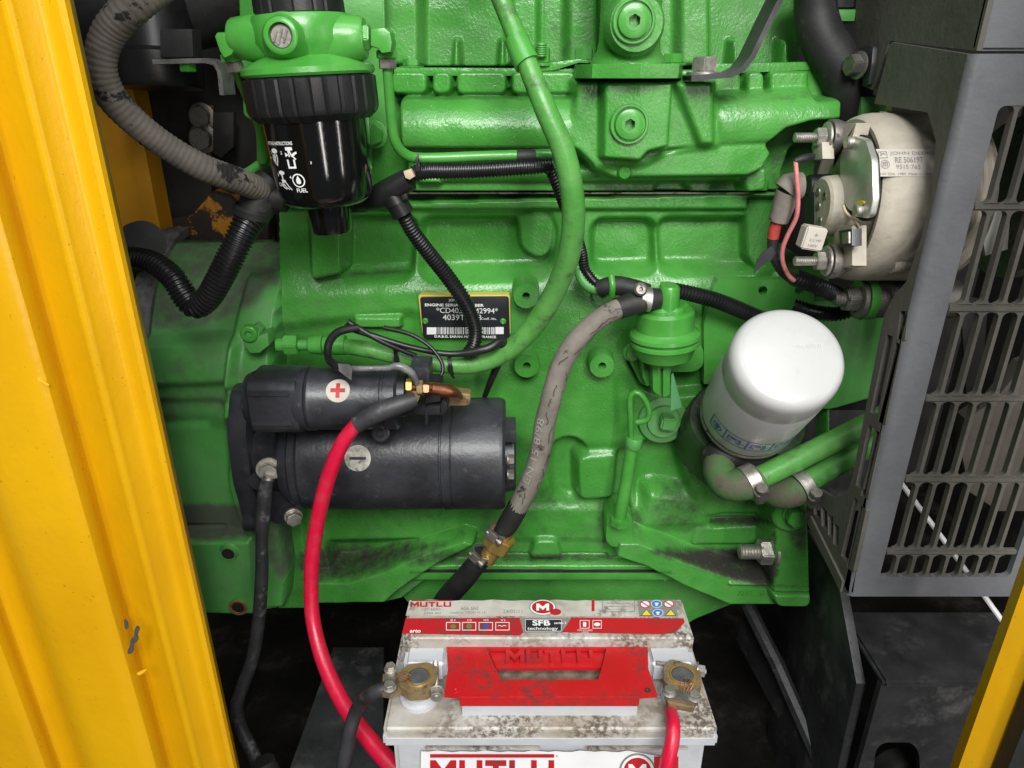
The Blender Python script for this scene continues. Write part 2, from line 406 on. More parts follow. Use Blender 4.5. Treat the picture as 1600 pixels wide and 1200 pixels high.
m_shroud = M('dusty_tan_shroud', (.085, .075, .060), .75, var=.2, ns=10, dirt=(.06, .05, .04), ds=22, dlo=.5, dhi=.7)
m_plateink = M('black_anodised_plate', (.014, .015, .020), .42, var=.3, ns=60, dirt=(.12, .13, .12), ds=120, dlo=.66, dhi=.8, dmax=.5)
m_plateyellow = M('pale_yellow_paint', (.62, .52, .10), .5)
m_tiewrap = M('black_nylon', (.012, .012, .012), .4)
m_holeshade = M('dark_hole_shade', (.02, .018, .015), .7, .3)  # near-black that paints the shade inside holes and gaps
m_rim = M('scuffed_grey_metal', (.16, .155, .15), .65, .3, var=.35, ns=50, bump=.0006, bs=120, dirt=(.05, .05, .045), ds=60, dlo=.5, dhi=.7)
m_tape = M('shiny_grey_tape', (.14, .14, .14), .3, var=.4, ns=60, bump=.001, bs=90)
m_dullcopper = M('dull_copper', (.30, .15, .09), .5, .8, var=.3, ns=90)
m_tanrubber = M('overpainted_rubber', (.10, .088, .062), .65, col2=(.06, .155, .045), ns=38, bump=.0005, bs=120, dirt=(.03, .028, .02), ds=60, dlo=.55, dhi=.75)
# ------------------------------------------------------------------ relief castings
def sdf_poly(px, py, pts):
    d = np.full(px.shape, 1e18); s = np.zeros(px.shape, bool); n = len(pts)
    for i in range(n):
        ax, ay = pts[i]; bx, by = pts[(i+1) % n]; ex, ey = bx-ax, by-ay
        wx, wy = px-ax, py-ay; t = np.clip((wx*ex+wy*ey)/(ex*ex+ey*ey+1e-12), 0, 1)
        d = np.minimum(d, (wx-ex*t)**2 + (wy-ey*t)**2)
        cond = ((ay > py) != (by > py)) & (px < (bx-ax)*(py-ay)/((by-ay) if by != ay else 1e-12)+ax)
        s ^= cond
    d = np.sqrt(d); return np.where(s, -d, d)
def sm(t): t = np.clip(t, 0, 1); return t*t*(3-2*t)
class Relief:
    """casting modelled as a relief: H = how far the surface stands out towards -Y from Y0"""
    def __init__(s, x0, y0, x1, y1, Y0, res):
        c = [P(x, y, Y0) for x in (x0, x1) for y in (y0, y1)]
        X0, X1 = min(v.x for v in c), max(v.x for v in c); Z0, Z1 = min(v.z for v in c), max(v.z for v in c)
        nx = int((X1-X0)/res)+1; nz = int((Z1-Z0)/res)+1
        s.X, s.Z = np.meshgrid(np.linspace(X0, X1, nx), np.linspace(Z0, Z1, nz)); s.Y0 = Y0; s.res = res
        s.H = np.zeros(s.X.shape); s.D = np.zeros(s.X.shape)
        s.rs = np.random.RandomState(3)
    def uv(s, h): return proj(s.X, s.Y0 - h, s.Z)
    def set(s, pts, h, w=6, smooth=False, op='set', hmean=None, r=0):
        hm = h if not callable(h) else (hmean or 0.0)
        px, py = s.uv(hm)
        if r: pts = rnd(pts, r)
        if smooth: pts = [tuple(p) for p in cat2(pts)]
        t = sm((w - sdf_poly(px, py, pts))/w)
        hv = h(px, py) if callable(h) else h
        if op == 'set': s.H = s.H*(1-t) + hv*t
        elif op == 'add': s.H = s.H + hv*t
        elif op == 'max': s.H = np.maximum(s.H, s.H*(1-t) + hv*t)
        return s
    def dirt(s, pts, a, w=20, smooth=True):
        px, py = proj(s.X, s.Y0 - s.H, s.Z)
        if smooth: pts = [tuple(p) for p in cat2(pts)]
        s.D = np.maximum(s.D, a*sm((w*.5 - sdf_poly(px, py, pts))/w)); return s
    def blur(s, n=1):
        for _ in range(n):
            for ax in (0, 1):
                a = np.concatenate([np.take(s.H, [0], ax), s.H, np.take(s.H, [-1], ax)], ax)
                sl = lambda i: tuple(slice(i, a.shape[k]-2+i) if k == ax else slice(None) for k in (0, 1))
                s.H = .25*a[sl(0)] + .5*a[sl(1)] + .25*a[sl(2)]
        return s
    def build(s, name, outline, deep, mat, parent, w=5, hm=0.0, smooth=False, lump=.0006):
        if lump:
            nz, nx = s.H.shape; g = s.rs.rand(nz//14+3, nx//14+3)-.5
            yi = np.linspace(0, g.shape[0]-1.001, nz); xi = np.linspace(0, g.shape[1]-1.001, nx)
            y0 = yi.astype(int); x0 = xi.astype(int); fy = sm(yi-y0)[:, None]; fx = sm(xi-x0)[None, :]
            G = (g[np.ix_(y0, x0)]*(1-fx)+g[np.ix_(y0, x0+1)]*fx)*(1-fy)+(g[np.ix_(y0+1, x0)]*(1-fx)+g[np.ix_(y0+1, x0+1)]*fx)*fy
            s.H = s.H + G*lump*2
        px, py = s.uv(hm)
        if smooth: outline = [tuple(p) for p in cat2(outline)]
        d = sdf_poly(px, py, outline)
        t = sm(-d/w); s.H = s.H*t + (-deep)*(1-t)
        keep = d < 2.0
        Y = s.Y0 - s.H; nz, nx = s.X.shape
        idx = np.arange(nz*nx).reshape(nz, nx)
        q = keep[:-1, :-1] & keep[1:, :-1] & keep[:-1, 1:] & keep[1:, 1:]
        a, b, c, e = idx[:-1, :-1][q], idx[:-1, 1:][q], idx[1:, 1:][q], idx[1:, :-1][q]
        F = np.stack([a, b, c, e], 1); used = np.unique(F); mp = -np.ones(nz*nx, int); mp[used] = np.arange(len(used)); F = mp[F]
        V = np.stack([s.X.ravel(), Y.ravel(), s.Z.ravel()], 1)[used]
        me = bpy.data.meshes.new(name); me.vertices.add(len(V)); me.vertices.foreach_set('co', V.ravel())
        me.loops.add(F.size); me.loops.foreach_set('vertex_index', F.ravel())
        me.polygons.add(len(F)); me.polygons.foreach_set('loop_start', np.arange(0, F.size, 4)); me.polygons.foreach_set('loop_total', np.full(len(F), 4))
        me.update(calc_edges=True); me.polygons.foreach_set('use_smooth', np.ones(len(F), bool))
        at = me.attributes.new('dirt', 'FLOAT', 'POINT'); at.data.foreach_set('value', s.D.ravel()[used])
        return link(name, me, mat, parent)
def half(yc, ry, h, p=.5):         # rounded bulge across the photograph's y
    return lambda px, py: h*np.clip(1-((py-yc)/ry)**2, 0, 1)**p
def halfx(xc, rx, h, p=.5):
    return lambda px, py: h*np.clip(1-((px-xc)/rx)**2, 0, 1)**p

engine = thing('diesel_engine', 'bright green painted cast iron diesel engine filling the compartment', 'engine', (0.0, 0.0, 0.42))

# --- cylinder block
R = Relief(405, 285, 1290, 965, 0.0, .0013)
# water jacket windows under the deck flange
R.set([(430, 300), (1215, 300), (1215, 325), (430, 325)], .010, 6)
R.set([(545, 342), (648, 342), (640, 418), (548, 424)], -.022, 14, r=14)
R.set([(484, 340), (532, 340), (532, 428), (488, 438)], .022, 6, r=6)
R.set([(668, 345), (856, 345), (850, 412), (672, 418)], -.024, 18, r=16)
R.set([(930, 345), (1012, 345), (1012, 410), (930, 410)], -.022, 14, r=14)
R.set([(1030, 345), (1185, 345), (1180, 408), (1034, 408)], -.022, 16, r=14)
R.set([(1168, 310), (1210, 310), (1215, 420), (1195, 440), (1170, 400)], -.004, 8)
R.set([(815, 335), (850, 330), (862, 350), (860, 385), (845, 400), (820, 388), (814, 360)], -.004, 8, smooth=True)
# broad belly
R.set([(430, 470), (1110, 455), (1120, 640), (1090, 690), (860, 685), (430, 600)], .012, 46)
R.set([(430, 525), (640, 500), (640, 700), (430, 700)], .004, 26)
R.set([(555, 497), (625, 497), (625, 512), (555, 512)], .016, 3)
# skirt pockets
R.set([(872, 690), (900, 690), (896, 762), (872, 750)], -.014, 18, smooth=True)
R.set([(906, 718), (962, 714), (955, 775), (908, 778)], .016, 14, r=8)
R.set([(968, 700), (984, 700), (975, 800), (960, 795)], -.010, 12)
R.set([(1000, 690), (1050, 688), (1068, 730), (1030, 760), (1000, 770)], -.016, 26, r=18)
R.set([(1020, 778), (1095, 790), (1095, 815), (1010, 815)], .008, 24)
R.set([(1075, 640), (1110, 655), (1120, 790), (1090, 770), (1072, 700)], .010, 18, smooth=True)
R.set([(470, 800), (940, 800), (940, 838), (470, 838)], .004, 14)
R.set([(470, 852), (690, 846), (640, 874), (560, 902), (470, 905)], -.022, 26)
R.set([(790, 862), (945, 862), (945, 872), (790, 872)], -.008, 5)
R.set([(838, 848), (868, 848), (876, 872), (830, 872)], .012, 6, r=6)
R.set([(600, 884), (1110, 884), (1130, 900), (600, 900)], .012, 4)
R.set([(470, 815), (500, 840), (520, 905), (470, 905)], .010, 10)
# front bay below the filter
R.set([(1108, 770), (1215, 770), (1215, 800), (1108, 800)], .008, 8)
R.set([(1112, 806), (1205, 806), (1205, 820), (1112, 820)], -.010, 6)
R.set([(1090, 828), (1215, 822), (1215, 848), (1085, 848)], .006, 8)
R.set([(1015, 862), (1195, 862), (1195, 905), (1130, 908)], -.045, 8)
R.set([(1100, 460), (1300, 460), (1300, 560), (1100, 520)], -.012, 12)
R.set([(1120, 560), (1262, 560), (1262, 690), (1125, 690)], -.035, 14, r=14)
R.set([(985, 560), (1020, 545), (1110, 545), (1110, 590), (1095, 600), (1040, 605), (1000, 590)], -.004, 10)
# foot ribs
R.set([(968, 850), (1000, 850), (1070, 880), (1145, 905), (1260, 912), (1260, 945), (1140, 945), (1085, 922), (1010, 885), (965, 870)], .040, 6)
R.set([(1212, 792), (1230, 782), (1262, 800), (1266, 948), (1214, 948), (1206, 900), (1212, 840)], .060, 6, r=10)
R.set([(1140, 913), (1266, 915), (1266, 916.5), (1140, 914.5)], .044, 2)
R.set([(448, 914), (545, 912), (600, 896), (660, 868), (725, 848), (738, 852), (684, 880), (632, 914), (600, 941), (448, 944)], .034, 7)
R.set([(432, 800), (470, 800), (480, 950), (432, 950)], .020, 8)
R.blur(1)
for pts, a, ww in (([(1030, 755), (1075, 750), (1100, 800), (1080, 830), (1020, 820)], .62, 60), ([(805, 755), (880, 760), (895, 795), (815, 812)], .55, 60),
               ([(1020, 858), (1200, 862), (1206, 915), (1150, 908), (1070, 880)], 1.1, 18), ([(478, 852), (690, 848), (640, 874), (560, 904), (478, 906)], .85, 34),
               ([(640, 858), (800, 862), (760, 876), (640, 885)], .7, 20), ([(1118, 806), (1200, 806), (1200, 821), (1118, 821)], .95, 14),
               ([(790, 866), (945, 866), (945, 876), (790, 876)], .9, 12), ([(936, 780), (1000, 790), (1000, 830), (936, 825)], .62, 40),
               ([(1215, 770), (1262, 790), (1262, 860), (1235, 850)], .75, 30), ([(1100, 560), (1262, 560), (1262, 700), (1110, 710)], .55, 40),
               ([(475, 785), (800, 790), (800, 815), (475, 815)], .45, 40), ([(990, 640), (1050, 600), (1060, 660)], .40, 50),
               ([(640, 300), (760, 300), (760, 306), (640, 306)], .7, 10), ([(860, 540), (990, 470), (1000, 500), (880, 570)], .30, 50), ([(430, 470), (500, 470), (500, 640), (430, 640)], .30, 50),
               ([(690, 812), (930, 812), (930, 846), (690, 846)], .35, 40), ([(1100, 720), (1150, 700), (1150, 780), (1110, 790)], .40, 40)):
    R.dirt(pts, a, ww)
for ln in ([(432, 480), (436, 480), (437, 640), (433, 640)], [(640, 892), (1050, 892), (1050, 897), (640, 897)], [(1206, 830), (1214, 830), (1214, 915), (1206, 905)], [(650, 455), (800, 455), (802, 462), (650, 462)], [(486, 432), (532, 424), (532, 434), (488, 444)], [(940, 800), (948, 800), (948, 858), (940, 858)], [(1100, 600), (1112, 640), (1128, 700), (1118, 700), (1104, 650)], [(545, 424), (645, 420), (645, 428), (546, 432)], [(1140, 912), (1262, 914), (1262, 919), (1140, 917)]):
    R.dirt(ln, .75, 12, smooth=False)  # thin grime lines along joints; they also paint crevice shade into the colour
block = R.build('cylinder_block', [(432, 318), (1216, 296), (1222, 430), (1300, 430), (1300, 700), (1262, 790), (1262, 945), (1140, 946), (1080, 925), (1010, 905), (668, 908), (628, 938), (600, 945), (448, 945), (432, 930)], .16, m_green, engine, 4)

# --- oil pan below the rail
pan = link('oil_pan', prism3([P(x, y, .03) for x, y in rnd([(600, 898), (1205, 898), (1150, 942), (1085, 968), (1040, 1000), (760, 1000), (640, 945)], 8)], (0, .16, 0), .006, 3), m_green, engine)
link('pan_rail', plate([(600, 896), (1060, 896), (1060, 906), (600, 906)], -.018, .06, .0015), m_greens, engine)
link('pan_gasket', plate([(602, 893), (1056, 893), (1056, 895.5), (602, 895.5)], -.0165, .05, 0), m_rubber, engine)

# --- cylinder head and intake manifold
Rh = Relief(480, 90, 1340, 325, -.01, .0013)
Rh.H -= .006
for a, b, h in ((612, 666, .022), (676, 704, .026), (714, 790, .022), (800, 830, .026), (840, 900, .022), (1112, 1158, .022), (1168, 1194, .026), (1204, 1275, .022)):
    Rh.set([(a, 112), (b, 112), (b, 146), (a, 146)], h, 5, r=10)
Rh.set([(625, 155), (940, 155), (940, 232), (630, 232)], lambda px, py: .012 + .036*np.clip(1-((py-205)/58)**2, 0, 1)**.5, 10, hmean=.04, r=8)
Rh.set([(640, 232), (940, 232), (940, 256), (640, 256)], .010, 6)
Rh.set([(640, 256), (1190, 256), (1190, 284), (640, 284)], lambda px, py: .008 + .012*np.clip(1-((py-268)/18)**2, 0, 1), 8, hmean=.015)
Rh.set([(655, 280), (688, 280), (688, 306), (655, 306)], .020, 3, r=5)
Rh.set([(640, 286), (1200, 286), (1200, 300), (640, 300)], .004, 4)
# right arm
Rh.set([(1105, 152), (1305, 140), (1316, 160), (1310, 185), (1265, 188), (1225, 200), (1200, 222), (1105, 228)], lambda px, py: .010 + .040*np.clip(1-((py-195)/62)**2, 0, 1)**.5, 8, hmean=.045)
Rh.set([(1262, 105), (1290, 110), (1315, 145), (1262, 150)], .012, 8)
Rh.set([(1020, 244), (1080, 232), (1196, 226), (1204, 240), (1192, 262), (1172, 273), (960, 276), (930, 262)], .044, 8)
Rh.set([(1165, 275), (1198, 262), (1196, 296), (1168, 300)], .030, 6, r=6)
Rh.set([(1216, 232), (1232, 214), (1270, 204), (1330, 206), (1330, 320), (1212, 320), (1206, 262)], -.05, 8)
Rh.set([(1030, 285), (1062, 285), (1075, 302), (1020, 302)], -.004, 6)
# plug housing
Rh.set([(904, 130), (1118, 128), (1118, 224), (1040, 232), (1008, 252), (930, 258), (900, 228)], .048, 12)
Rh.set([(946, 130), (1050, 130), (1044, 228), (1012, 236), (1000, 250), (944, 246)], .068, 5)
Rh.set([(1062, 132), (1112, 132), (1112, 222), (1098, 222)], .058, 10)
Rh.set([(600, 300), (650, 300), (650, 320), (600, 320)], .0, 5)
Rh.blur(1)
for pts, a in (([(625, 148), (920, 148), (920, 156), (625, 156)], .6), ([(1118, 148), (1180, 148), (1165, 160), (1118, 162)], .5), ([(1200, 150), (1310, 140), (1310, 154), (1200, 158)], .6),
               ([(640, 236), (900, 236), (900, 250), (640, 250)], .4), ([(900, 290), (1030, 290), (1030, 300), (900, 300)], .45), ([(1160, 272), (1190, 270), (1180, 292)], .5),
               ([(1210, 220), (1320, 205), (1320, 310), (1210, 310)], .5), ([(895, 130), (940, 130), (930, 250), (895, 230)], .3)):  # last row but one: darker over the whole recess below the arm
    Rh.dirt(pts, a, 24)
Rh.build('cylinder_head', [(606, 108), (1268, 104), (1296, 112), (1318, 145), (1318, 190), (1312, 304), (500, 304), (500, 215), (606, 200)], .10, m_green, engine, 4, hm=.01)
link('head_gasket', plate([(640, 300.5), (1206, 300.5), (1206, 303), (640, 303)], -.006, .03, 0), m_dullsteel, engine)

# --- rocker cover
Rr = Relief(570, -40, 1275, 125, .03, .0015)
for a, b, h in ((600, 650, .030), (672, 786, .0), (802, 838, .030), (850, 882, .016), (892, 930, .030), (1030, 1058, .014), (1068, 1106, .030), (1122, 1240, .0)):
    Rr.set([(a, -60), (b, -60), (b, 98), (a, 98)], h, 14)
for x in (713, 785, 1150, 1228):
    Rr.set([(x-2, 62), (x+2, 62), (x+5, 104), (x-5, 104)], .024, 3)
Rr.blur(1)
Rr.dirt([(596, -10), (660, -10), (660, 10), (596, 10)], .4, 40); Rr.dirt([(850, -10), (935, -10), (935, 100), (860, 100)], .42, 60); Rr.dirt([(700, -10), (780, -10), (760, 15)], .4, 40)
Rr.build('rocker_cover', [(598, -60), (1252, -60), (1254, 108), (598, 108)], .08, m_green, engine, 5)
link('cover_flange', plate([(615, 105), (905, 107), (905, 119), (615, 119)], -.024, .07, .002), m_green, engine)
link('cover_flange', plate([(1100, 100), (1264, 96), (1266, 110), (1100, 117)], -.024, .07, .002), m_green, engine)

# --- water outlet pipe with flange and socket plugs
def socket_plug(px, py, Y, rpx, name='socket_plug', lip=True):
    s_ = S(px, py, Y)*rpx; c = P(px, py, Y)
    ax, e1, e2 = basis((0, -1, 0))
    prof = [(-.004, s_*1.16), (.002, s_*1.16), (.003, s_*1.1), (.003, s_*1.0), (.0005, s_*.98), (.0005, s_*.90), (.005, s_*.86), (.0055, s_*.80), (.0055, s_*.36), (-.004, s_*.33), (-.004, 0)]
    m = lathe(c, (0, -1, 0), prof, 36, 30, rmod=lambda t, a: 1.0 if abs(t) > .0 and t > -.0045 and False else 1.0)
    o = link(name, m, m_greens, engine)
    V = [c + Vector((x*s_, -.0062, y*s_)) for x, y in hexprof(.37, .5)]
    hole = prism3([c + Vector((x*s_, -.0059, y*s_)) for x, y in hexprof(.37, .5)], (0, .002, 0), 0)
    rim_o = circ(0, 0, .50, n=24); rim_i = [p for p in hexprof(.36, .5)]
    # raised ring with a hexagonal bore
    bm = bmesh.new(); n = 24
    outer = [c + Vector((x*s_, -.0058, y*s_)) for x, y in circ(0, 0, .5, n=n)]
    hx = []
    for i in range(n):
        a = 2*PI*i/n; k = (a-.5) % (PI/3); rr = .34*math.cos(PI/6)/math.cos(k-PI/6); hx.append(c + Vector((rr*math.cos(a)*s_, -.0058, rr*math.sin(a)*s_)))
    VV = outer + hx + [h + Vector((0, .009, 0)) for h in hx]
    FF = [(i, (i+1) % n, n+(i+1) % n, n+i) for i in range(n)] + [(n+i, n+(i+1) % n, 2*n+(i+1) % n, 2*n+i) for i in range(n)] + [tuple(range(2*n, 3*n))]
    bpy.data.meshes.remove(hole)
    link('hex_socket', mesh('hexbore', VV, FF), m_greens, o)
    return o
c0 = P(981, 100, -.055); sp = S(981, 60, -.055)
link('water_outlet', lathe(c0, (0, 0, 1), [(-.004, 0), (-.004, 62*sp), (.003, 58*sp), (.010, 50*sp), (.02, 47*sp), (.14, 45*sp), (.14, 0)], 40), m_green, engine)
link('outlet_flange', prism3([P(x, 118, -.055) + Vector((0, 0, 0)) for x in (0,)] and
     [Vector((P(x, 118, Y).x, Y, c0.z-.012)) for x, Y in ((896, -.02), (900, -.065), (925, -.088), (1000, -.100), (1060, -.085), (1066, -.05), (1066, .0), (896, .0))], (0, 0, .0115), .0012), m_green, engine)
link('plug_boss', lathe(P(990, 38, -.085), (0, -1, 0), [(0, 0), (0, 46*sp), (.012, 42*sp), (.016, 38*sp), (.016, 0)], 36), m_green, engine)
socket_plug(990, 33, -.102, 29); socket_plug(983, 194, -.080, 26)
link('core_plug', lathe(P(975, 268, -.052), (0, -1, -.15), [(0, 0), (0, 13*sp), (.004, 12*sp), (.006, 9*sp), (.006, 0)], 24), m_green, engine)

# --- bolts along the cover
def gbolt(px, py, Y, rpx, hpx, axis=(0, 0, 1), mat=None, w=1.35, parent=engine, name='bolt', a0=.3):
    s_ = S(px, py, Y); return link(name, hexhead(P(px, py, Y), axis, rpx*s_, hpx*s_, w, a0=a0), mat or m_greens, parent)
gbolt(643, 105, -.01, 14, 10, w=1.4); gbolt(845, 103, -.02, 15, 22); gbolt(912, 98, .0, 15, 18, mat=m_greendull); gbolt(1050, 102, -.045, 16, 14)
link('lifting_tab', merge(plate([(842, 100), (905, 92), (920, 94), (920, 99), (905, 98), (865, 110), (842, 112)], -.028, .04, .001)), m_green, engine)
link('bolt', stud(P(846, 88, -.03), (0, -.2, 1), .005, .012), m_greens, engine)

# --- round bosses with threaded holes
def boss(px, py, Y, rpx, hole, out=.03, mat=m_green, parent=engine, name='boss'):
    s_ = S(px, py, Y)
    return link(name, lathe(P(px, py, Y), (0, -1, 0), [(-out, rpx*s_*1.25), (-out*.7, rpx*s_*1.05), (-.002, rpx*s_), (0, rpx*s_*.96), (0, hole*s_*1.15), (-.0015, hole*s_), (-.02, hole*s_*.95), (-.02, 0)], 36), mat, parent)
boss(822, 463, -.034, 20, 5.5); boss(823, 572, -.034, 20, 5.5); boss(941, 572, -.034, 20, 5.5); boss(942, 462, -.02, 17, 5)

# --- cast lettering
def cast_text(s, px, py, Y, hpx, wpx=None):
    k = S(px, py, Y)
    f = flatmap(P(px, py, Y), (1, 0, 0), (0, 0, 1))
    V, F = text_geo(s, .0); wd = V[:, 0].max(); sx = hpx*k if wpx is None else wpx*k/wd
    pts = [f(x*sx, y*hpx*k, 0) for x, y in V]; n = len(pts)
    me = bpy.data.meshes.new('cast'); me.from_pydata([tuple(p) for p in pts], [], F)
    bm = bmesh.new(); bm.from_mesh(me); bpy.data.meshes.remove(me)
    g = bmesh.ops.extrude_face_region(bm, geom=bm.faces[:]); vs = [e for e in g['geom'] if isinstance(e, bmesh.types.BMVert)]
    bmesh.ops.translate(bm, vec=(0, -.0012, 0), verts=vs)
    return link('cast_lettering', from_bm('cast', bm), m_greens, engine)
cast_text('AVL', 880, 497, -.0118, 13); cast_text('R', 860, 554, -.0118, 13); cast_text('94', 893, 554, -.0118, 13)
cast_text('388', 1152, 930, -.0398, 11); cast_text('9', 1186, 931, -.0398, 12); cast_text('15', 1205, 931, -.0398, 10)

# --- flywheel housing
yc, Rd = 640, .165
Zc = P(300, 640, -.055).z
Rb = Relief(150, 300, 470, 990, 0.0, .0016)
def drum(X, Z):
    dz = np.clip((Z - Zc)/Rd, 0, .999); return .055 - Rd*(1-np.sqrt(1-dz*dz))
Rb.H = drum(Rb.X, Rb.Z)
def rel(pts, h, w, **k): Rb.set(pts, h, w, op='add', **k)
rel([(252, 525), (385, 520), (385, 565), (252, 570)], .012, 18)
rel([(380, 440), (440, 440), (440, 610), (380, 610)], .020, 5)
rel([(230, 640), (380, 640), (380, 780), (290, 780)], -.008, 30)
rel([(240, 600), (370, 600), (350, 625), (240, 630)], -.006, 14)
rel([(388, 590), (430, 590), (430, 800), (408, 800), (380, 720), (386, 660)], .022, 8)
Rb.set([(260, 796), (372, 796), (376, 834), (260, 834)], .0, 10)
Rb.set([(392, 798), (412, 798), (445, 826), (452, 946), (396, 950)], .066, 8)
Rb.set([(270, 848), (388, 848), (396, 960), (290, 960)], .074, 4)
Rb.blur(2)
for pts, a in (([(225, 380), (430, 370), (430, 440), (350, 500), (240, 510)], .75), ([(270, 792), (380, 792), (380, 838), (270, 838)], 1.2), ([(380, 430), (436, 430), (436, 450), (380, 450)], .7),  # second patch: darker across the whole recess above the lower pad
               ([(385, 790), (430, 790), (470, 900), (440, 905), (400, 850)], .75), ([(240, 560), (380, 570), (380, 630), (240, 640)], .4)):
    Rb.dirt(pts, a, 22)
XL = P(216, 560, -.055).x
hous = Rb.build('flywheel_housing', [proj(XL, -.055, Zc+Rd*.985), proj(P(432, 500, -.055).x, -.055, Zc+Rd*.985), (440, 820), (452, 900), (448, 950), (398, 960), (300, 961), (296, 961), proj(XL, -.055, Zc-.2), proj(XL, -.055, Zc)], .06, m_greendull, engine, 4, hm=.055)
rimv = []; nseg = 40
for i in range(nseg+1):
    a = PI*.52*i/nseg - .12
    rimv.append(Vector((XL-.004, -.055 + Rd*(1-math.cos(a)), Zc + Rd*math.sin(a))))
link('housing_rim', ribbon([v for v in rimv], (.024, 0, 0), .010), m_rim, engine)
_h = boss(356, 866, -.0800, 12, 9, out=.006, mat=m_greendull, name='threaded_hole')
link('bore', lathe(P(356, 866, -.0795), (0, -1, 0), [(0, 0), (.0002, .0075), (0, .0076)], 24), m_holeshade, _h)  # flat disc, its dark colour stands for the shade down the hole
link('threaded_hole', lathe(P(372, 949, -.0750), (0, -1, 0), [(-.004, .0115), (.001, .0115), (.002, .010), (.002, .0075), (-.012, .007), (-.012, 0)], 28), m_greens, engine, 'hole ringed with bare red primer')
link('bore', lathe(P(372, 949, -.0775), (0, -1, 0), [(0, 0), (.0001, .0072), (0, .0074)], 24), m_holeshade, engine)  # flat dark disc again, painting the shaded depth of this hole
link('primer_ring', lathe(P(372, 949, -.0778), (0, -1, 0), [(0, .0105), (.0006, .0100), (.0006, .0082), (0, .0078)], 28), M('red_primer', (.30, .06, .03), .6, var=.3, ns=120), engine)

# --- oil filter pedestal, side plates, tube boss
link('filter_pedestal', lathe(P(1172, 650, -.055), (-.03, -.62, .78), [(-.07, .070), (-.03, .066), (-.016, .064), (-.012, .061), (-.012, 0)], 48, rmod=lambda t, a: 1+.04*math.cos(4*a)), M('oily_green_casting', (.030, .075, .024), .4, col2=(.018, .022, .014), ns=30, bump=.0005, bs=200), engine)
link('mounting_plate', plate([(1116, 446), (1122, 437), (1266, 437), (1272, 444), (1272, 600), (1100, 600), (1100, 505)], -.022, .012, .001,
     holes=[circ(1192, 454, 7), circ(1249, 454, 7)]), m_greens, engine)
link('tube_boss', plate([(947, 812), (958, 800), (982, 800), (990, 812), (990, 846), (980, 856), (955, 856), (946, 846)], -.036, .04, .004, r=6), m_greens, engine)
link('drain_plug', merge(lathe(P(1035, 655, -.012), (0, -1, .1), [(-.02, .032), (0, .030), (.004, .028), (.006, .020), (.010, .019), (.010, 0)], 36),
     box(P(1043, 660, -.03), (.017, .016, .015), .002, Matrix.Rotation(.1, 3, 'Y'))), m_greendull, engine)
link('bolt', merge(lathe(P(1236, 802, -.060), (0, -1, 0), [(0, 0), (0, .023), (.004, .0225), (.006, .020), (.006, 0)], 30)), m_green, engine)
gbolt(1240, 802, -.066, 16, 16, (0, -1, 0), m_greens, 1.15)
link('mounting_stud', merge(stud(P(1155, 862, -.045), (1, 0, 0), .0095, .05), hexhead(P(1211, 862, -.045), (-1, 0, 0), .0165, .016, 1.18, .004)), m_steel, engine)
gbolt(585, 210, -.03, 16, 10, (0, -1, 0), m_greens, 1.3)
# filter bracket behind the fuel filter
link('filter_bracket', plate([(372, -30), (600, -30), (602, 60), (608, 200), (600, 210), (560, 212), (430, 215), (412, 200), (380, 180)], -.025, .01, .002, r=6), m_greens, engine)
# ------------------------------------------------------------------ the enclosure round the engine
def struct(name, me, mat):
    o = link(name, me, mat); o['kind'] = 'structure'; return o
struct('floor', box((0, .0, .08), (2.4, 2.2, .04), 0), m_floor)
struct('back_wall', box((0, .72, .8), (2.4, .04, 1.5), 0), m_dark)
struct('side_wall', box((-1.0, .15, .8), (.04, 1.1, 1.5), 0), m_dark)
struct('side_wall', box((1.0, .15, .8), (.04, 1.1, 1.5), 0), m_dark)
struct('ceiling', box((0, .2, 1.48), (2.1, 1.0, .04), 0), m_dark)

# --- yellow folded door on the left: an upright sheet profile
def upright(profile, z0, z1, th, mat, name, parent=None, nz=40, wav=.0006):
    """sheet bent to a plan profile [(X, Y)], extruded upright, with thickness"""
    prof = profile; n = len(prof); V = []; F = []
    T = []
    for i in range(n):
        a = Vector(prof[max(i-1, 0)]); b = Vector(prof[min(i+1, n-1)]); t = (b-a).normalized(); T.append(Vector((-t.y, t.x)))
    for side in (0, 1):
        for k in range(nz+1):
            z = z0 + (z1-z0)*k/nz
            for i, p in enumerate(prof):
                o = T[i]*(th*side); dv = mnoise.noise(Vector((p[0]*6, z*5, 3)))*wav
                V.append((p[0]+o.x, p[1]+o.y+dv, z))
    m = (nz+1)*n
    for k in range(nz):
        for i in range(n-1):
            a, b, c, e = k*n+i, k*n+i+1, (k+1)*n+i+1, (k+1)*n+i
            F.append((a, b, c, e)); F.append((m+e, m+c, m+b, m+a))
        F.append((k*n+n-1, m+k*n+n-1, m+(k+1)*n+n-1, (k+1)*n+n-1)); F.append((k*n, (k+1)*n, m+(k+1)*n, m+k*n))
    me = bpy.data.meshes.new(name); me.from_pydata(V, [], F)
    bm = bmesh.new(); bm.from_mesh(me); bpy.data.meshes.remove(me)
    return link(name, from_bm(name, bm, 28), mat, parent)
def xat(px, py, Y): return P(px, py, Y).x
def profile_px(pts, r=.005): # [(px at py=600, Y)] -> rounded plan profile
    q = [Vector((xat(x, 600, Y), Y)) for x, Y in pts]; out = [q[0]]
    for i in range(1, len(q)-1):
        a, b, c = q[i-1], q[i], q[i+1]; k = min(r, (a-b).length*.45, (c-b).length*.45)
        p = b+(a-b).normalized()*k; s_ = b+(c-b).normalized()*k
        for j in range(5):
            t = j/4; out.append((1-t)**2*p+2*t*(1-t)*b+t*t*s_)
    out.append(q[-1]); return [(v.x, v.y) for v in out]
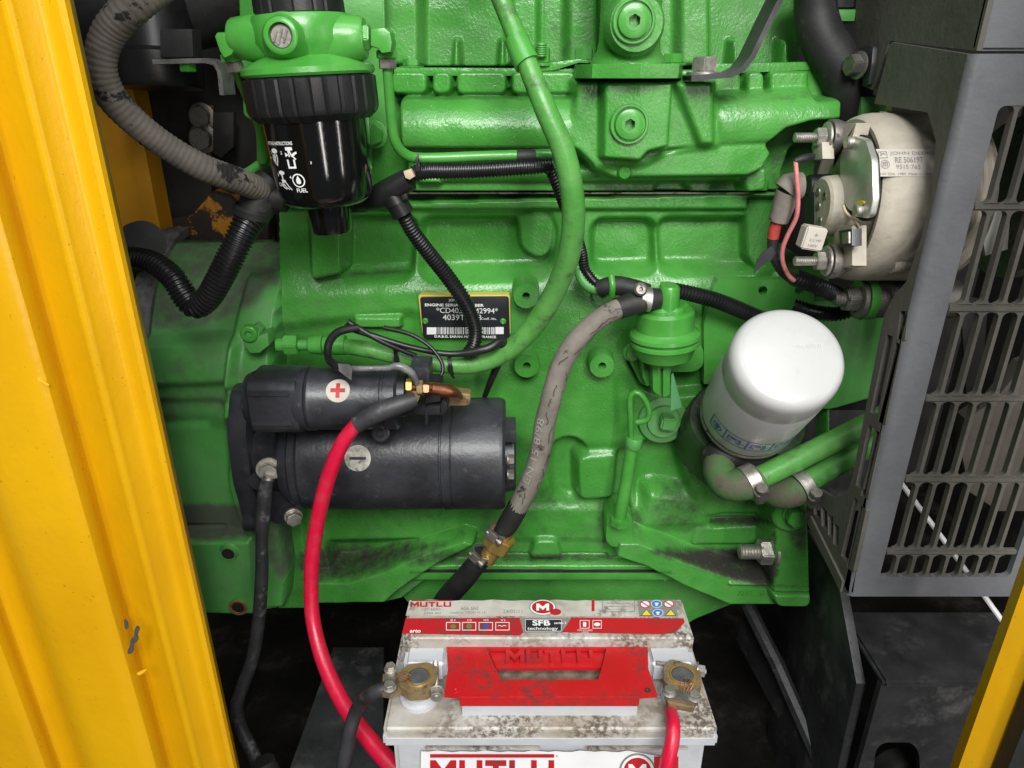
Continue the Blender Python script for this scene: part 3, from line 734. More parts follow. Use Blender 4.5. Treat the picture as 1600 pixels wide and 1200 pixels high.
door = thing('enclosure_door', 'scratched yellow folded steel door edge standing open at the left', 'door', (-.25, -.38, .2))
dprof = profile_px([(-420, -.40), (-150, -.402), (-122, -.386), (-74, -.386), (-60, -.402), (78, -.402), (100, -.377), (152, -.389), (159, -.391), (168, -.388), (206, -.377), (234, -.382), (239, -.352)], .017)
upright(dprof, .25, 1.5, -.002, m_yellow, 'folded_panel', door)
# chips, scratches and drips in the paint (flat marks on the sheet)
m_chip = M('bare_steel_chip', (.05, .052, .042), .8, var=.2, ns=300); m_scr = M('pale_scratch', (.74, .44, .02), .5); m_scuff = M('dark_scuff', (.26, .14, .03), .7)
def blob(pts, Y, mat, name):
    return link(name, prism3([P(x, y, Y) for x, y in [tuple(p) for p in cat2(pts, True, 3)]], (0, .0006, 0), 0), mat, door)
blob([(214, 978), (218, 983), (215, 992), (216, 1000), (209, 1008), (208, 1018), (202, 1022), (199, 1019), (203, 1008), (204, 1000), (209, 994), (210, 985)], -.4028, m_chip, 'paint_chip')
blob([(194, 968), (199, 972), (200, 982), (195, 982)], -.4028, m_chip, 'paint_chip')
for pts in ([(28, 583.6), (50, 586.6), (74, 600), (73, 602), (49, 589), (29, 585.6)], [(214, 1052), (228, 1046), (226, 1050), (218, 1055)]):
    blob(pts, -.4026, m_scr, 'scratch')
# --- yellow post at the right edge
post = thing('enclosure_post', 'yellow steel door post at the lower right corner', 'post', (.30, -.42, .2))
pp = [(xat(1702, 600, -.37), -.37), (xat(1712, 600, -.377), -.377), (xat(1800, 600, -.39), -.39), (xat(1812, 600, -.386), -.386), (xat(1816, 600, -.36), -.36)]
upright(pp, .15, 1.5, -.003, m_yellow, 'post_face', post, 10)
upright([(xat(1806, 600, -.395), -.393), (xat(1812, 600, -.40), -.40), (xat(1900, 600, -.41), -.41)], .15, 1.5, -.006, m_rubber, 'door_seal', post, 8)
# --- yellow upright behind, left
beam = thing('inner_post', 'shaded plain yellow upright behind the grey corrugated hose', 'post', (-.5, .12, .3))
bx = [(xat(80, 300, .10), .10), (xat(222, 300, .10), .10), (xat(228, 300, .10), .093), (xat(240, 300, .10), .093), (xat(243, 300, .10), .12)]
upright(bx, .3, 1.05, -.004, m_yellowdeep, 'post_face', beam, 12)

# --- dim background pieces at upper left
bulk = thing('rusty_bulkhead', 'dark bulkhead with flaking orange rust behind the fuel filter', 'bulkhead', (-.33, .25, .4))
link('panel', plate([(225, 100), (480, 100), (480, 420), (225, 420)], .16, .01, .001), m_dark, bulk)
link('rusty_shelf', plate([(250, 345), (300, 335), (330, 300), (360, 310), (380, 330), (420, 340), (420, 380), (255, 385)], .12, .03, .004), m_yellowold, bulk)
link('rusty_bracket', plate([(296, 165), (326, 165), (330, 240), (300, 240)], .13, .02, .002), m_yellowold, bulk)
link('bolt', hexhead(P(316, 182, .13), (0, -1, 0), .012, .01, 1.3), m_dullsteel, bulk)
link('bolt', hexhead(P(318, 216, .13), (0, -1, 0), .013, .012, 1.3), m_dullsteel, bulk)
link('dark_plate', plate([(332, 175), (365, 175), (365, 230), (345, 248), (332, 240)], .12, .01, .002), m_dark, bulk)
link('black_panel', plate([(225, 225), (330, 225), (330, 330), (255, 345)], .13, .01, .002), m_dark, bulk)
duct = thing('air_intake_duct', 'black rubber air intake duct at the top left', 'duct', P(250, 100, .05))
k = S(250, 100, .0)
link('duct_mouth', lathe(P(252, 138, .0), (0, .1, 1), [(0, 0), (.0, 62*k), (.004, 66*k), (.03, 66*k), (.034, 60*k), (.07, 56*k), (.16, 52*k), (.16, 0)], 40), m_black, duct)
link('duct_strap', plate([(250, 45), (300, 45), (302, 90), (250, 90)], -.045, .02, .002, r=3), m_rubber, duct)
link('duct_pipe', sweep(path3([(90, 30, .03), (180, 20, .04), (300, 0, .05), (420, -30, .06)]), .045, 24), m_rubber, duct)
br = thing('angle_bracket', 'small bent grey steel bracket left of the fuel filter', 'bracket', P(300, 100, -.03))
link('strap', ribbon([P(250, 97, -.04), P(330, 95, -.04), P(345, 100, -.04), P(352, 112, -.04), P(356, 148, -.04)], (0, .03, 0), .004), m_rim, br)
link('bolt', hexhead(P(293, 97, -.045), (0, 0, -1), .008, .007, 1.2), m_greens, br)
elb = thing('black_pipe_stub', 'black round pipe end poking out beside the yellow door', 'pipe', P(208, 390, .02))
link('pipe', sweep(path3([(200, 470, .05), (203, 420, .03), (212, 385, .01), (225, 378, -.02)]), [.020, .021, .022, .022], 20), m_rubber, elb)

# --- chassis: side plate, rail, angle
ch = thing('side_plate', 'upright black steel gusset plate below the fan guard', 'plate', P(1290, 1100, -.15))
Xp = P(1310, 920, -.10).x
q = [PX(1262, 828, Xp), PX(1311, 918, Xp), PX(1338, 1068, Xp), PX(1300, 1240, Xp), PX(1180, 1240, Xp), PX(1225, 1000, Xp), PX(1215, 900, Xp)]
link('gusset', prism3(q, (.010, 0, 0), .0015), m_frame, ch)
rail = thing('chassis_rail', 'black painted chassis rail with an oval hole at lower right', 'rail', P(1440, 1150, -.22))
Yr = -.20; zt = P(1440, 1062, Yr).z
x0, x1 = Xp+.011, .75
hole = [P(x, y, Yr) for x, y in rnd([(1368, 1172), (1380, 1160), (1425, 1160), (1436, 1175), (1440, 1240), (1362, 1240)], 10)]
link('web', prism3([(x0, Yr, zt-.008), (x1, Yr, zt-.008), (x1, Yr, zt-.22), (x0, Yr, zt-.22)], (0, .008, 0), 0, holes=[hole]), m_frame, rail)
link('flange', box(((x0+x1)/2, Yr+.05, zt-.004), (x1-x0, .108, .009), .003), m_frame, rail)
link('bush', lathe(P(1400, 1195, Yr+.05), (0, -1, 0), [(0, 0), (0, .03), (.02, .028), (.02, .014), (.012, .012), (.012, 0)], 28), m_rubber, rail)
ang = thing('floor_angle', 'dark steel angle running along the floor beside the battery', 'rail', P(1230, 1100, .0))
link('leg', sweep([P(1165, 940, .05), P(1215, 1040, -.03), P(1290, 1210, -.14)], .010, 8, smooth=False), m_frame, ang)
link('plate', prism3([P(1165, 945, .055), P(1290, 1215, -.135), P(1290, 1260, -.125), P(1150, 1000, .08)], (.004, 0, 0), 0), m_frame, ang)
ang2 = thing('floor_board', 'worn dusty dark board on the floor left of the battery', 'board', P(520, 1100, .0))
link('board', prism3([PZ(520, 1010, .30), PZ(600, 1010, .30), PZ(600, 1260, .30), PZ(430, 1260, .30)], (0, 0, -.03), .004), m_frame, ang2)
# ------------------------------------------------------------------ fuel filter
T0 = P(468, 15, -.14); T1 = P(517, 345, -.14); fax = (T1-T0); flen = fax.length; fax.normalize()
def ft(py): return (py-15)/330*flen
ksc = S(490, 180, -.14)
ff = thing('fuel_filter', 'fuel filter with green head and glossy black bowl at upper left', 'fuel filter', T1)
ribs = lambda n, d: (lambda t, a: 1 - d*(1 if (a*n/(2*PI)) % 1 < .14 else 0))
def rr(px): return px*ksc
link('top_cap', lathe(T0, fax, [(ft(-60), 0), (ft(-60), rr(64)), (ft(22), rr(66)), (ft(26), rr(64)), (ft(26), 0)], 120, 25, rmod=ribs(26, .025)), m_black, ff)
link('filter_head', lathe(T0, fax, [(ft(24), 0), (ft(24), rr(72)), (ft(30), rr(76)), (ft(62), rr(78)), (ft(82), rr(66)), (ft(90), rr(84)), (ft(99), rr(99)), (ft(107), rr(100)), (ft(111), rr(97)), (ft(111), 0)], 48, 40), m_greens, ff)
link('clamp_ring', lathe(T0, fax, [(ft(112), 0), (ft(112), rr(95)), (ft(115), rr(100)), (ft(160), rr(100)), (ft(168), rr(97)), (ft(178), rr(86)), (ft(178), 0)], 168, 25, rmod=ribs(28, .022)), m_black, ff)
bowl = link('bowl', lathe(T0, fax, [(ft(176), 0), (ft(176), rr(83)), (ft(200), rr(82)), (ft(260), rr(78)), (ft(294), rr(74)), (ft(306), rr(70)), (ft(313), rr(62)), (ft(316), rr(50)), (ft(316), 0)], 64, 50), m_gloss, ff)
link('drain_stub', lathe(T0, fax, [(ft(314), 0), (ft(314), rr(36)), (ft(360), rr(33)), (ft(364), rr(31)), (ft(364), 0)], 40, 40), m_gloss, ff)
# ports
hz = T0 + fax*ft(58)
pl = link('port', lathe(hz + Vector((rr(-40), -.01, 0)), (-1, 0, .03), [(0, rr(36)), (rr(30), rr(33)), (rr(58), rr(27)), (rr(62), rr(24)), (rr(62), 0)], 32), m_greens, ff)
pr = link('port', lathe(hz + Vector((rr(40), -.01, 0)), (1, 0, .03), [(0, rr(36)), (rr(30), rr(33)), (rr(52), rr(30)), (rr(56), rr(27)), (rr(56), 0)], 32), m_greens, ff)
link('port', lathe(hz + Vector((rr(-8), -rr(62), 0)), (0, -1, .05), [(0, rr(36)), (rr(16), rr(28)), (rr(28), rr(24)), (rr(30), rr(21)), (rr(30), rr(17)), (rr(22), rr(16)), (rr(22), 0)], 36), m_greens, ff)
plug = link('slotted_plug', lathe(hz + Vector((rr(-8), -rr(82), rr(0))), (0, -1, .05), [(0, rr(16.5)), (rr(5), rr(16)), (rr(7), rr(14)), (rr(7), 0)], 30), m_dullsteel, ff)
for dx in (-8, -1, 6):
    link('slot_rib', box(hz + Vector((rr(-8+dx), -rr(90), rr(.5))), (rr(3.2), rr(3), rr(24-abs(dx))), .0004, Matrix.Rotation(.35, 3, 'Y')), m_dullsteel, plug)
def hexnut(name, p, axis, r, h, mat, parent, a0=.2):
    return link(name, hexhead(p, axis, r, h, 0, 0, a0), mat, parent)
hexnut('nut', P(378, 62, -.15), (-1, 0, 0), rr(22), rr(15), m_greens, ff); hexnut('nut', P(548, 62, -.15), (1, 0, 0), rr(22), rr(14), m_greens, ff); hexnut('nut', P(566, 58, -.15), (1, 0, 0), rr(19), rr(12), m_greens, ff)
link('elbow', merge(plate([(338, 50), (366, 49), (369, 58), (369, 74), (362, 86), (350, 92), (342, 80), (334, 56)], -.162, .019, .003), box(P(366, 62, -.15), (rr(14), rr(26), rr(26)), .001)), m_greens, ff)
hexnut('nut', P(360, 84, -.145), (.1, 0, -1), rr(17), rr(12), m_greens, ff); hexnut('nut', P(366, 98, -.145), (.1, 0, -1), rr(14), rr(14), m_dullsteel, ff)
link('elbow', plate([(578, 44), (600, 42), (610, 50), (613, 66), (611, 82), (596, 84), (590, 76), (578, 72)], -.162, .019, .003), m_greens, ff)
hexnut('nut', P(604, 78, -.145), (0, 0, -1), rr(17), rr(12), m_greens, ff); hexnut('nut', P(605, 92, -.145), (0, 0, -1), rr(14), rr(14), m_dullsteel, ff)
# white print on the bowl
ax_, e1_, e2_ = basis(fax)
def bowlmap(x, y, out=0.0):       # x metres round the bowl from its front, y metres below the top cap level
    r = np.interp(y, [ft(176), ft(200), ft(260), ft(294)], [rr(83), rr(82), rr(78), rr(74)]) + .0004
    a = x/rr(80); fr = Vector((0, -1, 0)); fr = (fr - fax*fr.dot(fax)).normalized(); sd = fr.cross(fax).normalized()
    if sd.x < 0: sd = -sd
    return T0 + fax*y + fr*(r*math.cos(a)) + sd*(r*math.sin(a))
def bm_(cx, cy, sc):              # local map: px units, y up
    return lambda x, y, out=0: bowlmap((cx + 4 + x*sc)*ksc, ft(cy - y*sc))
def bprint(s, cx, cy, h, wd=None): return text_mesh(s, lambda x, y, out: bowlmap((cx+4+x)*ksc, ft(cy-y)), h, wd, bold=.02)
ink = [bprint('FITTING INSTRUCTIONS', -75, 210, 5.5, 52), bprint('1', -73, 224, 5), bprint('2', -48, 224, 5), bprint('3', -68, 259, 5), bprint('4', -40, 262, 5), bprint('Click', -72, 275, 6), bprint('FUEL', -32, 284, 6.5), bprint('3', -1, 240, 4)]
f1 = bm_(-62, 228, 1.0)
ink.append(shape2(f1, [circ(0, 9, 7.5, 4, 14)] + line2([(-5, 4), (-8, -3), (-5, -9)], 2) + line2([(0, 4), (-2, -6), (-3, -12)], 2.4) + line2([(4, 4), (4, -5), (0, -14)], 2) + line2([(-3, 3), (-5, -7)], 1.5)))
f2 = bm_(-31, 230, 1.0)
ink.append(shape2(f2, [rect(-6, 12, 6, 17), rect(-7, -16, -4, -2), rect(-7, -16, 7, -13), rect(4, -16, 7, -2), [(-8, 9), (-2, 5), (-8, 2)], [(8, 9), (12, 10), (12, 7), (4, 2), (2, 5)]] + line2([(0, 12), (3, 4), (9, -2)], 2.4) + line2([(-2, 12), (-1, 2)], 2)))
f3 = bm_(-56, 262, 1.0)
ink.append(shape2(f3, [circ(0, 9, 7, 3.5, 14), rect(-1.5, -2, 1.5, 6), [(-5, -2), (5, -2), (6, -6), (-3, -7)]] + line2([(-4, -6), (-3, -14), (4, -17)], 2) + line2([(4, -5), (10, -13), (15, -18)], 2) + line2([(0, -8), (3, -14), (10, -17)], 1.6)))
f4 = bm_(-25, 265, 1.0)
ink.append(shape2(f4, ring2(0, 0, 11, 2, 24) + [[(0, 8), (4, 1), (4, -4), (0, -6), (-4, -4), (-4, 1)]]))
ink.append(shape2(bm_(-78, 230, 1.0), [rect(-3, -1, 1, 1)]))
link('print', merge(*ink), m_whiteink, bowl)

# --- thin green pipes
def pipe(name, label, pts, rpx, mat, cat='pipe', seg=14, rib=None, group=None, step=.004, wob=0, kpt=None):
    ks = [S(x, y, Y) for x, y, Y in pts]
    rad = [rpx*k_ for k_ in ks] if not isinstance(rpx, (list, tuple)) else [a*k_ for a, k_ in zip(rpx, ks)]
    o = link(name, sweep(path3(pts), rad, seg, step, rib, wob=wob), mat); return tag(o, label, cat, group)
pipe('fuel_pipe', 'thin green steel fuel pipe bending right below the fuel filter elbow', [(605, 100, -.145), (607, 130, -.142), (612, 190, -.132), (618, 222, -.125), (632, 240, -.118), (660, 247, -.112), (760, 244, -.105), (880, 240, -.095)], 8, m_greens)
pipe('fuel_pipe', 'thin green pipe descending at the left side of the fuel filter', [(367, 105, -.143), (378, 130, -.13), (395, 170, -.11), (408, 205, -.09), (410, 250, -.07)], 8.5, m_greens)
pipe('vent_tube', 'short pale green tube end behind the fuel filter bowl', [(385, 272, -.06), (400, 262, -.06), (425, 245, -.06), (450, 230, -.06)], 8, m_greendull)
# --- big green hose with sleeve, ferrule and fittings
gh = thing('coolant_hose', 'thick green painted hose curving from the top down to the starter', 'hose', P(880, 400, -.13))
pts = [(690, -190, -.06), (735, -100, -.09), (770, -30, -.11), (800, 40, -.12), (826, 105, -.135), (852, 170, -.145), (883, 245, -.148), (896, 330, -.14), (888, 400, -.125), (862, 465, -.105), (825, 520, -.090), (780, 556, -.082), (725, 571, -.08), (650, 562, -.078), (575, 546, -.073), (535, 541, -.070)]
rp = [15, 15, 15, 15.5, 16.5, 17.5, 18.5, 18.5, 18, 17, 16, 15, 14, 13.5, 13, 12]
link('hose', sweep(path3(pts), [a*S(x, y, Y) for a, (x, y, Y) in zip(rp, pts)], 22), m_greenhose, gh)
link('sleeve', sweep(path3([(806, 60, -.124), (818, 88, -.131), (824, 100, -.134)]), [.0098, .0104, .0106], 22), m_greens, gh)
ks = S(500, 540, -.07)*1.22
for a, b, r1, r2, nm, mt in ((540, 515, 13, 13, 'ferrule', m_greens), (515, 505, 12, 11, 'ferrule', m_greens), (505, 482, 13, 11, 'collar', m_greens), (484, 466, 7, 7, 'stem', m_greendull), (446, 432, 9, 9, 'stem', m_greens)):
    link(nm, lathe(P(a, 539, -.07), (-1, 0, 0), [(0, 0), (0, r1*ks), ((a-b)*ks*.74, r2*ks), ((a-b)*ks*.82, r2*ks*.8), ((a-b)*ks*.82, 0)], 24), mt, gh)
hexnut('nut', P(466, 538, -.07), (-1, 0, 0), 14*ks, 17*ks, m_greens, gh)
link('banjo_block', plate([(378, 520), (396, 512), (405, 520), (405, 525), (418, 520), (420, 540), (405, 552), (390, 552), (380, 538)], -.082, .02, .002), m_greendull, gh)
link('banjo_bolt', lathe(P(390, 521, -.082), (0, -1, 0), [(-.004, 11*ks), (.003, 10.5*ks), (.004, 9*ks), (.004, 5*ks), (-.003, 4.5*ks), (-.003, 0)], 24), m_greens, gh)
# ------------------------------------------------------------------ starter motor
st = thing('starter_motor', 'charcoal starter motor with round solenoid on top at left', 'starter motor', P(600, 795, -.08))
A = P(600, 708, -.080); km = S(600, 708, -.080); mr = 87*km
def sx(px, c=A, Y=-.080, py=708): return P(px, py, Y).x - c.x
body = link('motor_body', lathe(A, (1, 0, 0), [(sx(484), 0), (sx(484), mr*.97), (sx(488), mr), (sx(693), mr), (sx(694), mr*.982), (sx(696), mr*.982), (sx(697), mr*1.006), (sx(709), mr*1.006), (sx(710), mr*.985), (sx(711), mr*.985), (sx(712), mr), (sx(780), mr), (sx(786), mr*.985), (sx(790), mr*.94), (sx(790), 0)], 72, 30), m_starter, st)
link('end_cover', lathe(A + Vector((0, 0, -.004)), (1, 0, 0), [(sx(789), 0), (sx(789), mr*.64), (sx(803), mr*.62), (sx(806), mr*.58), (sx(806), 0)], 48, 30), m_starter, st)
for py in (718, 742):
    link('bolt', hexhead(P(793, py, -.135), (1, 0, 0), 8*km, 8*km, 1.2), m_dullsteel, st)
link('end_tab', plate([(785, 672), (806, 672), (806, 692), (785, 692)], -.12, .03, .002), m_starter, st)
link('drive_housing', lathe(A, (1, 0, 0), [(sx(452), 0), (sx(452), mr*.80), (sx(458), mr*.88), (sx(470), mr*.92), (sx(474), mr*.98), (sx(484), mr*.99), (sx(484), 0)], 56, 35), m_starter, st)
link('nose', lathe(A + Vector((0, .01, -.004)), (1, 0, 0), [(sx(395), 0), (sx(395), mr*.62), (sx(420), mr*.70), (sx(452), mr*.74), (sx(452), 0)], 48, 35), m_starter, st)
Xf = P(402, 730, -.05).x
fl = [Vector((Xf, -.05 + y*km, A.z + z*km)) for y, z in rnd([(40, 118), (-55, 112), (-92, 60), (-100, -20), (-88, -85), (-98, -100), (-85, -122), (-50, -124), (10, -110), (50, -100)], 14)]
link('mounting_flange', prism3(fl, (.020, 0, 0), .003), m_starter, st)
link('mounting_flange', plate([(388, 690), (400, 672), (440, 672), (446, 700), (446, 772), (466, 792), (462, 815), (430, 822), (408, 800), (394, 760)], -.095, .05, .004, r=8), m_starter, st)
link('body_screw', lathe(P(594, 677, -.152), (0, -1, .25), [(-.004, 13*km), (0, 13*km), (.001, 11*km), (.001, 6*km), (-.001, 5*km), (-.001, 0)], 28), m_starter, st)
# solenoid
B = P(560, 622, -.148); ks_ = S(560, 622, -.148); sr = 49*ks_
def sy(px): return P(px, 622, -.148).x - B.x
sol = link('solenoid', lathe(B, (1, 0, 0), [(sy(488), 0), (sy(488), sr*1.0), (sy(492), sr*1.04), (sy(497), sr*1.0), (sy(600), sr*.99), (sy(601), sr*.955), (sy(605), sr*.955), (sy(606), sr*.99), (sy(622), sr*.985), (sy(625), sr*.9), (sy(625), 0)], 64, 30), m_starter, st)
sq = rnd([(-sr*.92, sr*.92), (sr*.92, sr*.92), (sr*.92, -sr*.92), (-sr*.92, -sr*.92)], sr*.5, 5)
link('solenoid_housing', merge(prism3([B + Vector((sy(400), y, z)) for y, z in sq], (sy(476)-sy(400), 0, 0), .006, 3),
     lathe(B, (1, 0, 0), [(sy(388), 0), (sy(388), sr*.55), (sy(391), sr*.8), (sy(402), sr*.9), (sy(402), 0)], 40, 40),
     lathe(B, (1, 0, 0), [(sy(466), sr*.9), (sy(476), sr*1.02), (sy(486), sr*1.03), (sy(487), sr*.98), (sy(489), 0)], 56, 40)), m_starter, st)
for dz in (.55, -.45):
    link('housing_rib', box(B + Vector(((sy(405)+sy(470))/2, -sr*.90, sr*dz)), (sy(470)-sy(405), .004, .006), .0015), m_starter, st)
link('terminal_cap', lathe(B + Vector((0, 0, sr*.12)), (1, 0, 0), [(sy(622), 0), (sy(622), sr*.72), (sy(636), sr*.70), (sy(638), 0)], 40, 35), m_black, st)
link('terminal_block', plate([(640, 574), (668, 574), (671, 578), (671, 604), (640, 604)], -.145, .03, .002), m_starter, st)
link('terminal_block', plate([(664, 604), (682, 604), (688, 608), (688, 628), (664, 632)], -.165, .03, .002), m_black, st)
link('terminal_shelf', merge(plate([(628, 638), (665, 638), (668, 634), (688, 634), (688, 648), (668, 650), (628, 645)], -.165, .03, .002), plate([(664, 640), (668, 640), (668, 664), (664, 664)], -.166, .02, .001), plate([(690, 624), (698, 628), (700, 640), (692, 650), (668, 650), (668, 642), (686, 640)], -.158, .02, .003)), m_black, st)
kt = S(650, 608, -.17); tp = P(636, 605, -.17)
link('terminal_stud', stud(tp, (1, .02, -.02), 6.5*kt, 40*kt), m_copper, st)
hexnut('terminal_nut', P(635, 603, -.17), (1, 0, 0), 12*kt, 9*kt, m_brass, st, .1); hexnut('terminal_nut', P(652, 606, -.17), (1, 0, 0), 12.5*kt, 9*kt, m_dullbrass, st, .3); hexnut('terminal_nut', P(662, 607, -.17), (1, 0, 0), 11*kt, 9*kt, m_copper, st, .1)
link('copper_link', sweep(path3([(668, 606, -.165), (690, 609, -.16), (706, 612, -.155), (720, 621, -.145)]), [.0055, .0062, .0062, .0030], 16), m_copper, st)
link('link_tab', plate([(692, 622), (702, 612), (736, 616), (734, 632), (728, 634), (695, 634)], -.137, .012, .0015, r=4), m_dullbrass, st)
link('cable_lug', plate([(648, 600), (655, 604), (656, 622), (648, 636), (640, 636), (641, 622), (644, 612)], -.172, .004, .001, r=3), m_dullbrass, st)
# polarity stickers
def cyl_map(c, R_, px, py, Y):    # map x along X, y round the cylinder, centred where the photograph shows it
    p = P(px, py, Y)
    best = min(np.linspace(-1.4, 1.4, 561), key=lambda a: abs(proj(p.x, c.y - R_*math.cos(a), c.z + R_*math.sin(a))[1]-py))
    for _ in range(3):
        yy = c.y - R_*math.cos(best); xx = P(px, py, yy).x
    return lambda x, y, out=0.0: Vector((xx + x, c.y - (R_+out)*math.cos(best + y/R_), c.z + (R_+out)*math.sin(best + y/R_)))
fs = cyl_map(B, sr, 528, 610, -.18)
stk = link('polarity_sticker', shape2(fs, disc2(0, 0, 18*ks_), .0004), m_tan, st, 'round beige sticker with a red plus sign')
link('plus_sign', shape2(fs, strips(-11*ks_, -3*ks_, 11*ks_, 3*ks_, 3) + strips(-3*ks_, 3*ks_, 3*ks_, 11*ks_, 5) + strips(-3*ks_, -11*ks_, 3*ks_, -3*ks_, 5), .0008), m_redink, stk)
fs = cyl_map(A, mr, 559, 716, -.14)
stk = link('polarity_sticker', shape2(fs, disc2(0, 0, 19*km), .0004), m_label, st, 'round white sticker with a black minus sign')
link('minus_sign', shape2(fs, strips(-12*km, -2*km, 12*km, 2*km, 2), .0008), m_blackink, stk)
# flange bolts
link('flange_bolt', hexhead(P(420, 732, -.130), (.25, -1, .1), 13*km, 14*km, 1.4, .003), m_steel, st)
link('flange_bolt', hexhead(P(458, 805, -.100), (.4, -1, 0), 12*km, 12*km, 1.2, .003), m_steel, st)
link('spacer', lathe(P(420, 730, -.095), (0, -1, 0), [(0, 0), (0, 16*km), (.03, 16*km), (.03, 0)], 24), m_starter, st)

# ------------------------------------------------------------------ cables and wiring
def cable(name, label, parts, cat='cable', base=None):
    t = thing(name, label, cat, P(*parts[0][1][0]))
    for nm, pts, rpx, mt, *rest in parts:
        ks2 = [S(x, y, Y) for x, y, Y in pts]
        rad = [(rpx if not isinstance(rpx, (list, tuple)) else rpx[i])*k_ for i, k_ in enumerate(ks2)]
        rib = rest[0] if rest else None
        link(nm, sweep(path3(pts), rad, 18, .004, rib), mt, t)
    return t
cable('starter_cable', 'bright red thick cable hanging from the starter motor terminal', [
    ('sheath', [(558, 662, -.192), (535, 692, -.195), (515, 740, -.197), (500, 795, -.200), (489, 860, -.205), (486, 920, -.212), (490, 975, -.225), (508, 1040, -.25), (540, 1105, -.28), (585, 1165, -.31), (650, 1235, -.34)], [11, 12, 12.3, 12, 11.8, 11.5, 11.5, 12, 13, 14, 15.5], m_redcable),
    ('heat_shrink', [(650, 624, -.182), (625, 632, -.186), (590, 645, -.190), (557, 664, -.192)], [11, 15, 15.5, 13.5], m_blackcable)])
cable('ground_cable', 'worn black earth cable hanging from the starter flange bolt', [
    ('sheath', [(410, 815, -.155), (409, 850, -.157), (409, 900, -.16), (404, 970, -.165), (394, 1030, -.17), (378, 1075, -.175), (370, 1102, -.18), (374, 1130, -.185), (390, 1165, -.195), (412, 1215, -.21)], [9.5, 9.5, 10, 10, 10, 10, 10.2, 10, 10, 10.5], m_blackcable),
    ('heat_shrink', [(418, 750, -.150), (414, 770, -.152), (411, 800, -.154), (409, 828, -.156)], [9, 11, 11.5, 11], m_blackcable),
    ('lug', [(421, 744, -.146), (419, 750, -.147), (417, 757, -.150)], [8, 9, 9], m_dullsteel)])
cable('rubber_boot', 'black rubber boot at the bottom beside the yellow door', [('boot', [(412, 1188, -.215), (420, 1215, -.22), (432, 1260, -.23)], [16, 20, 20], m_rubber)], 'boot')
# grey corrugated hose, top left
def conduit(name, label, pts, rpx, per=6.0, amt=.16, mat=None, seg=18, cat='conduit', wob=0):
    k_ = S(*pts[len(pts)//2]); return pipe(name, label, pts, rpx, mat or m_conduit, cat, seg, (per*k_, amt), wob=wob)
conduit('corrugated_hose', 'dusty grey ribbed hose looping down at the upper left', [(300, -60, -.17), (245, -22, -.19), (205, 12, -.20), (170, 52, -.20), (157, 100, -.20), (172, 148, -.195), (212, 192, -.185), (265, 232, -.17), (320, 263, -.155), (375, 283, -.13), (415, 300, -.10)], [28, 28, 27, 25, 24, 24, 22, 21, 21, 20, 19], 9.0, .035, m_corrgrey, 24, 'hose')
# left conduit with T connector
conduit('wiring_conduit', 'thick black ribbed conduit dipping over the flywheel housing at left', [(405, 325, -.10), (385, 352, -.115), (365, 392, -.125), (345, 432, -.13), (325, 466, -.13), (305, 478, -.128), (288, 462, -.125), (268, 432, -.12), (238, 410, -.11), (205, 402, -.105), (170, 404, -.10)], [24, 23, 22, 21, 20, 20, 20, 19, 18, 17, 17], 6.2, .15, None, 20)
tj = thing('conduit_connector', 'grey black plastic Y connector left of the fuel filter bowl', 'connector', P(410, 310, -.10))
link('body', merge(sweep(path3([(425, 282, -.095), (410, 300, -.10), (397, 332, -.105)]), [.014, .0155, .0155], 20), sweep(path3([(400, 300, -.10), (425, 308, -.10), (448, 312, -.10)]), [.0125, .012, .0115], 18)), m_rubber, tj)
link('collar', lathe(P(392, 340, -.108), (.35, 0, 1), [(0, .0148), (.002, .0168), (.008, .0168), (.010, .0150)], 24), m_rubber, tj)
conduit('wiring_conduit', 'short black ribbed conduit hidden behind the fuel filter bowl', [(440, 312, -.095), (490, 318, -.085), (540, 320, -.09), (572, 318, -.10)], 13, 5.5, .15)
# centre connector
cj = thing('conduit_connector', 'black plastic Y connector right of the fuel filter bowl', 'connector', P(610, 300, -.11))
link('body', merge(sweep(path3([(560, 316, -.10), (585, 312, -.105), (600, 303, -.11), (640, 280, -.115)]), [.0075, .0095, .0112, .0100], 18), sweep(path3([(610, 300, -.112), (620, 318, -.112)]), [.0095, .0105], 18, smooth=False)), m_black, cj)
link('cuff', sweep(path3([(614, 306, -.112), (630, 334, -.110)]), [.0098, .0105], 20, smooth=False), m_black, cj)
link('latch', plate([(626, 306), (634, 302), (637, 310), (630, 314)], -.123, .004, .0005), m_black, cj)
link('cable_clip', plate([(630, 268), (642, 264), (648, 276), (640, 281), (633, 278)], -.127, .006, .001), M('tan_nylon', (.55, .42, .30), .5), cj)
conduit('wiring_conduit', 'black ribbed conduit running level below the intake manifold', [(645, 272, -.115), (670, 267, -.115), (700, 267, -.113), (760, 265, -.11), (820, 261, -.108), (862, 258, -.105)], [13, 13.5, 13.5, 13, 13, 12], 5.4, .16)
conduit('wiring_conduit', 'thin black ribbed conduit dropping behind the thick green hose', [(858, 262, -.10), (868, 285, -.095), (880, 318, -.085), (896, 355, -.06), (908, 390, -.045), (914, 420, -.04), (928, 440, -.045), (942, 450, -.05)], [9, 8.5, 8.5, 8.5, 8.5, 8.5, 8.5, 8.5], 5.0, .18)
conduit('wiring_conduit', 'black ribbed conduit hanging across the engine serial plate', [(630, 334, -.110), (645, 362, -.10), (672, 398, -.085), (702, 436, -.075), (728, 475, -.072), (742, 512, -.075), (740, 540, -.082), (728, 556, -.09)], [12, 12, 12.2, 12.5, 12.5, 12, 11.5, 11], 5.4, .16)
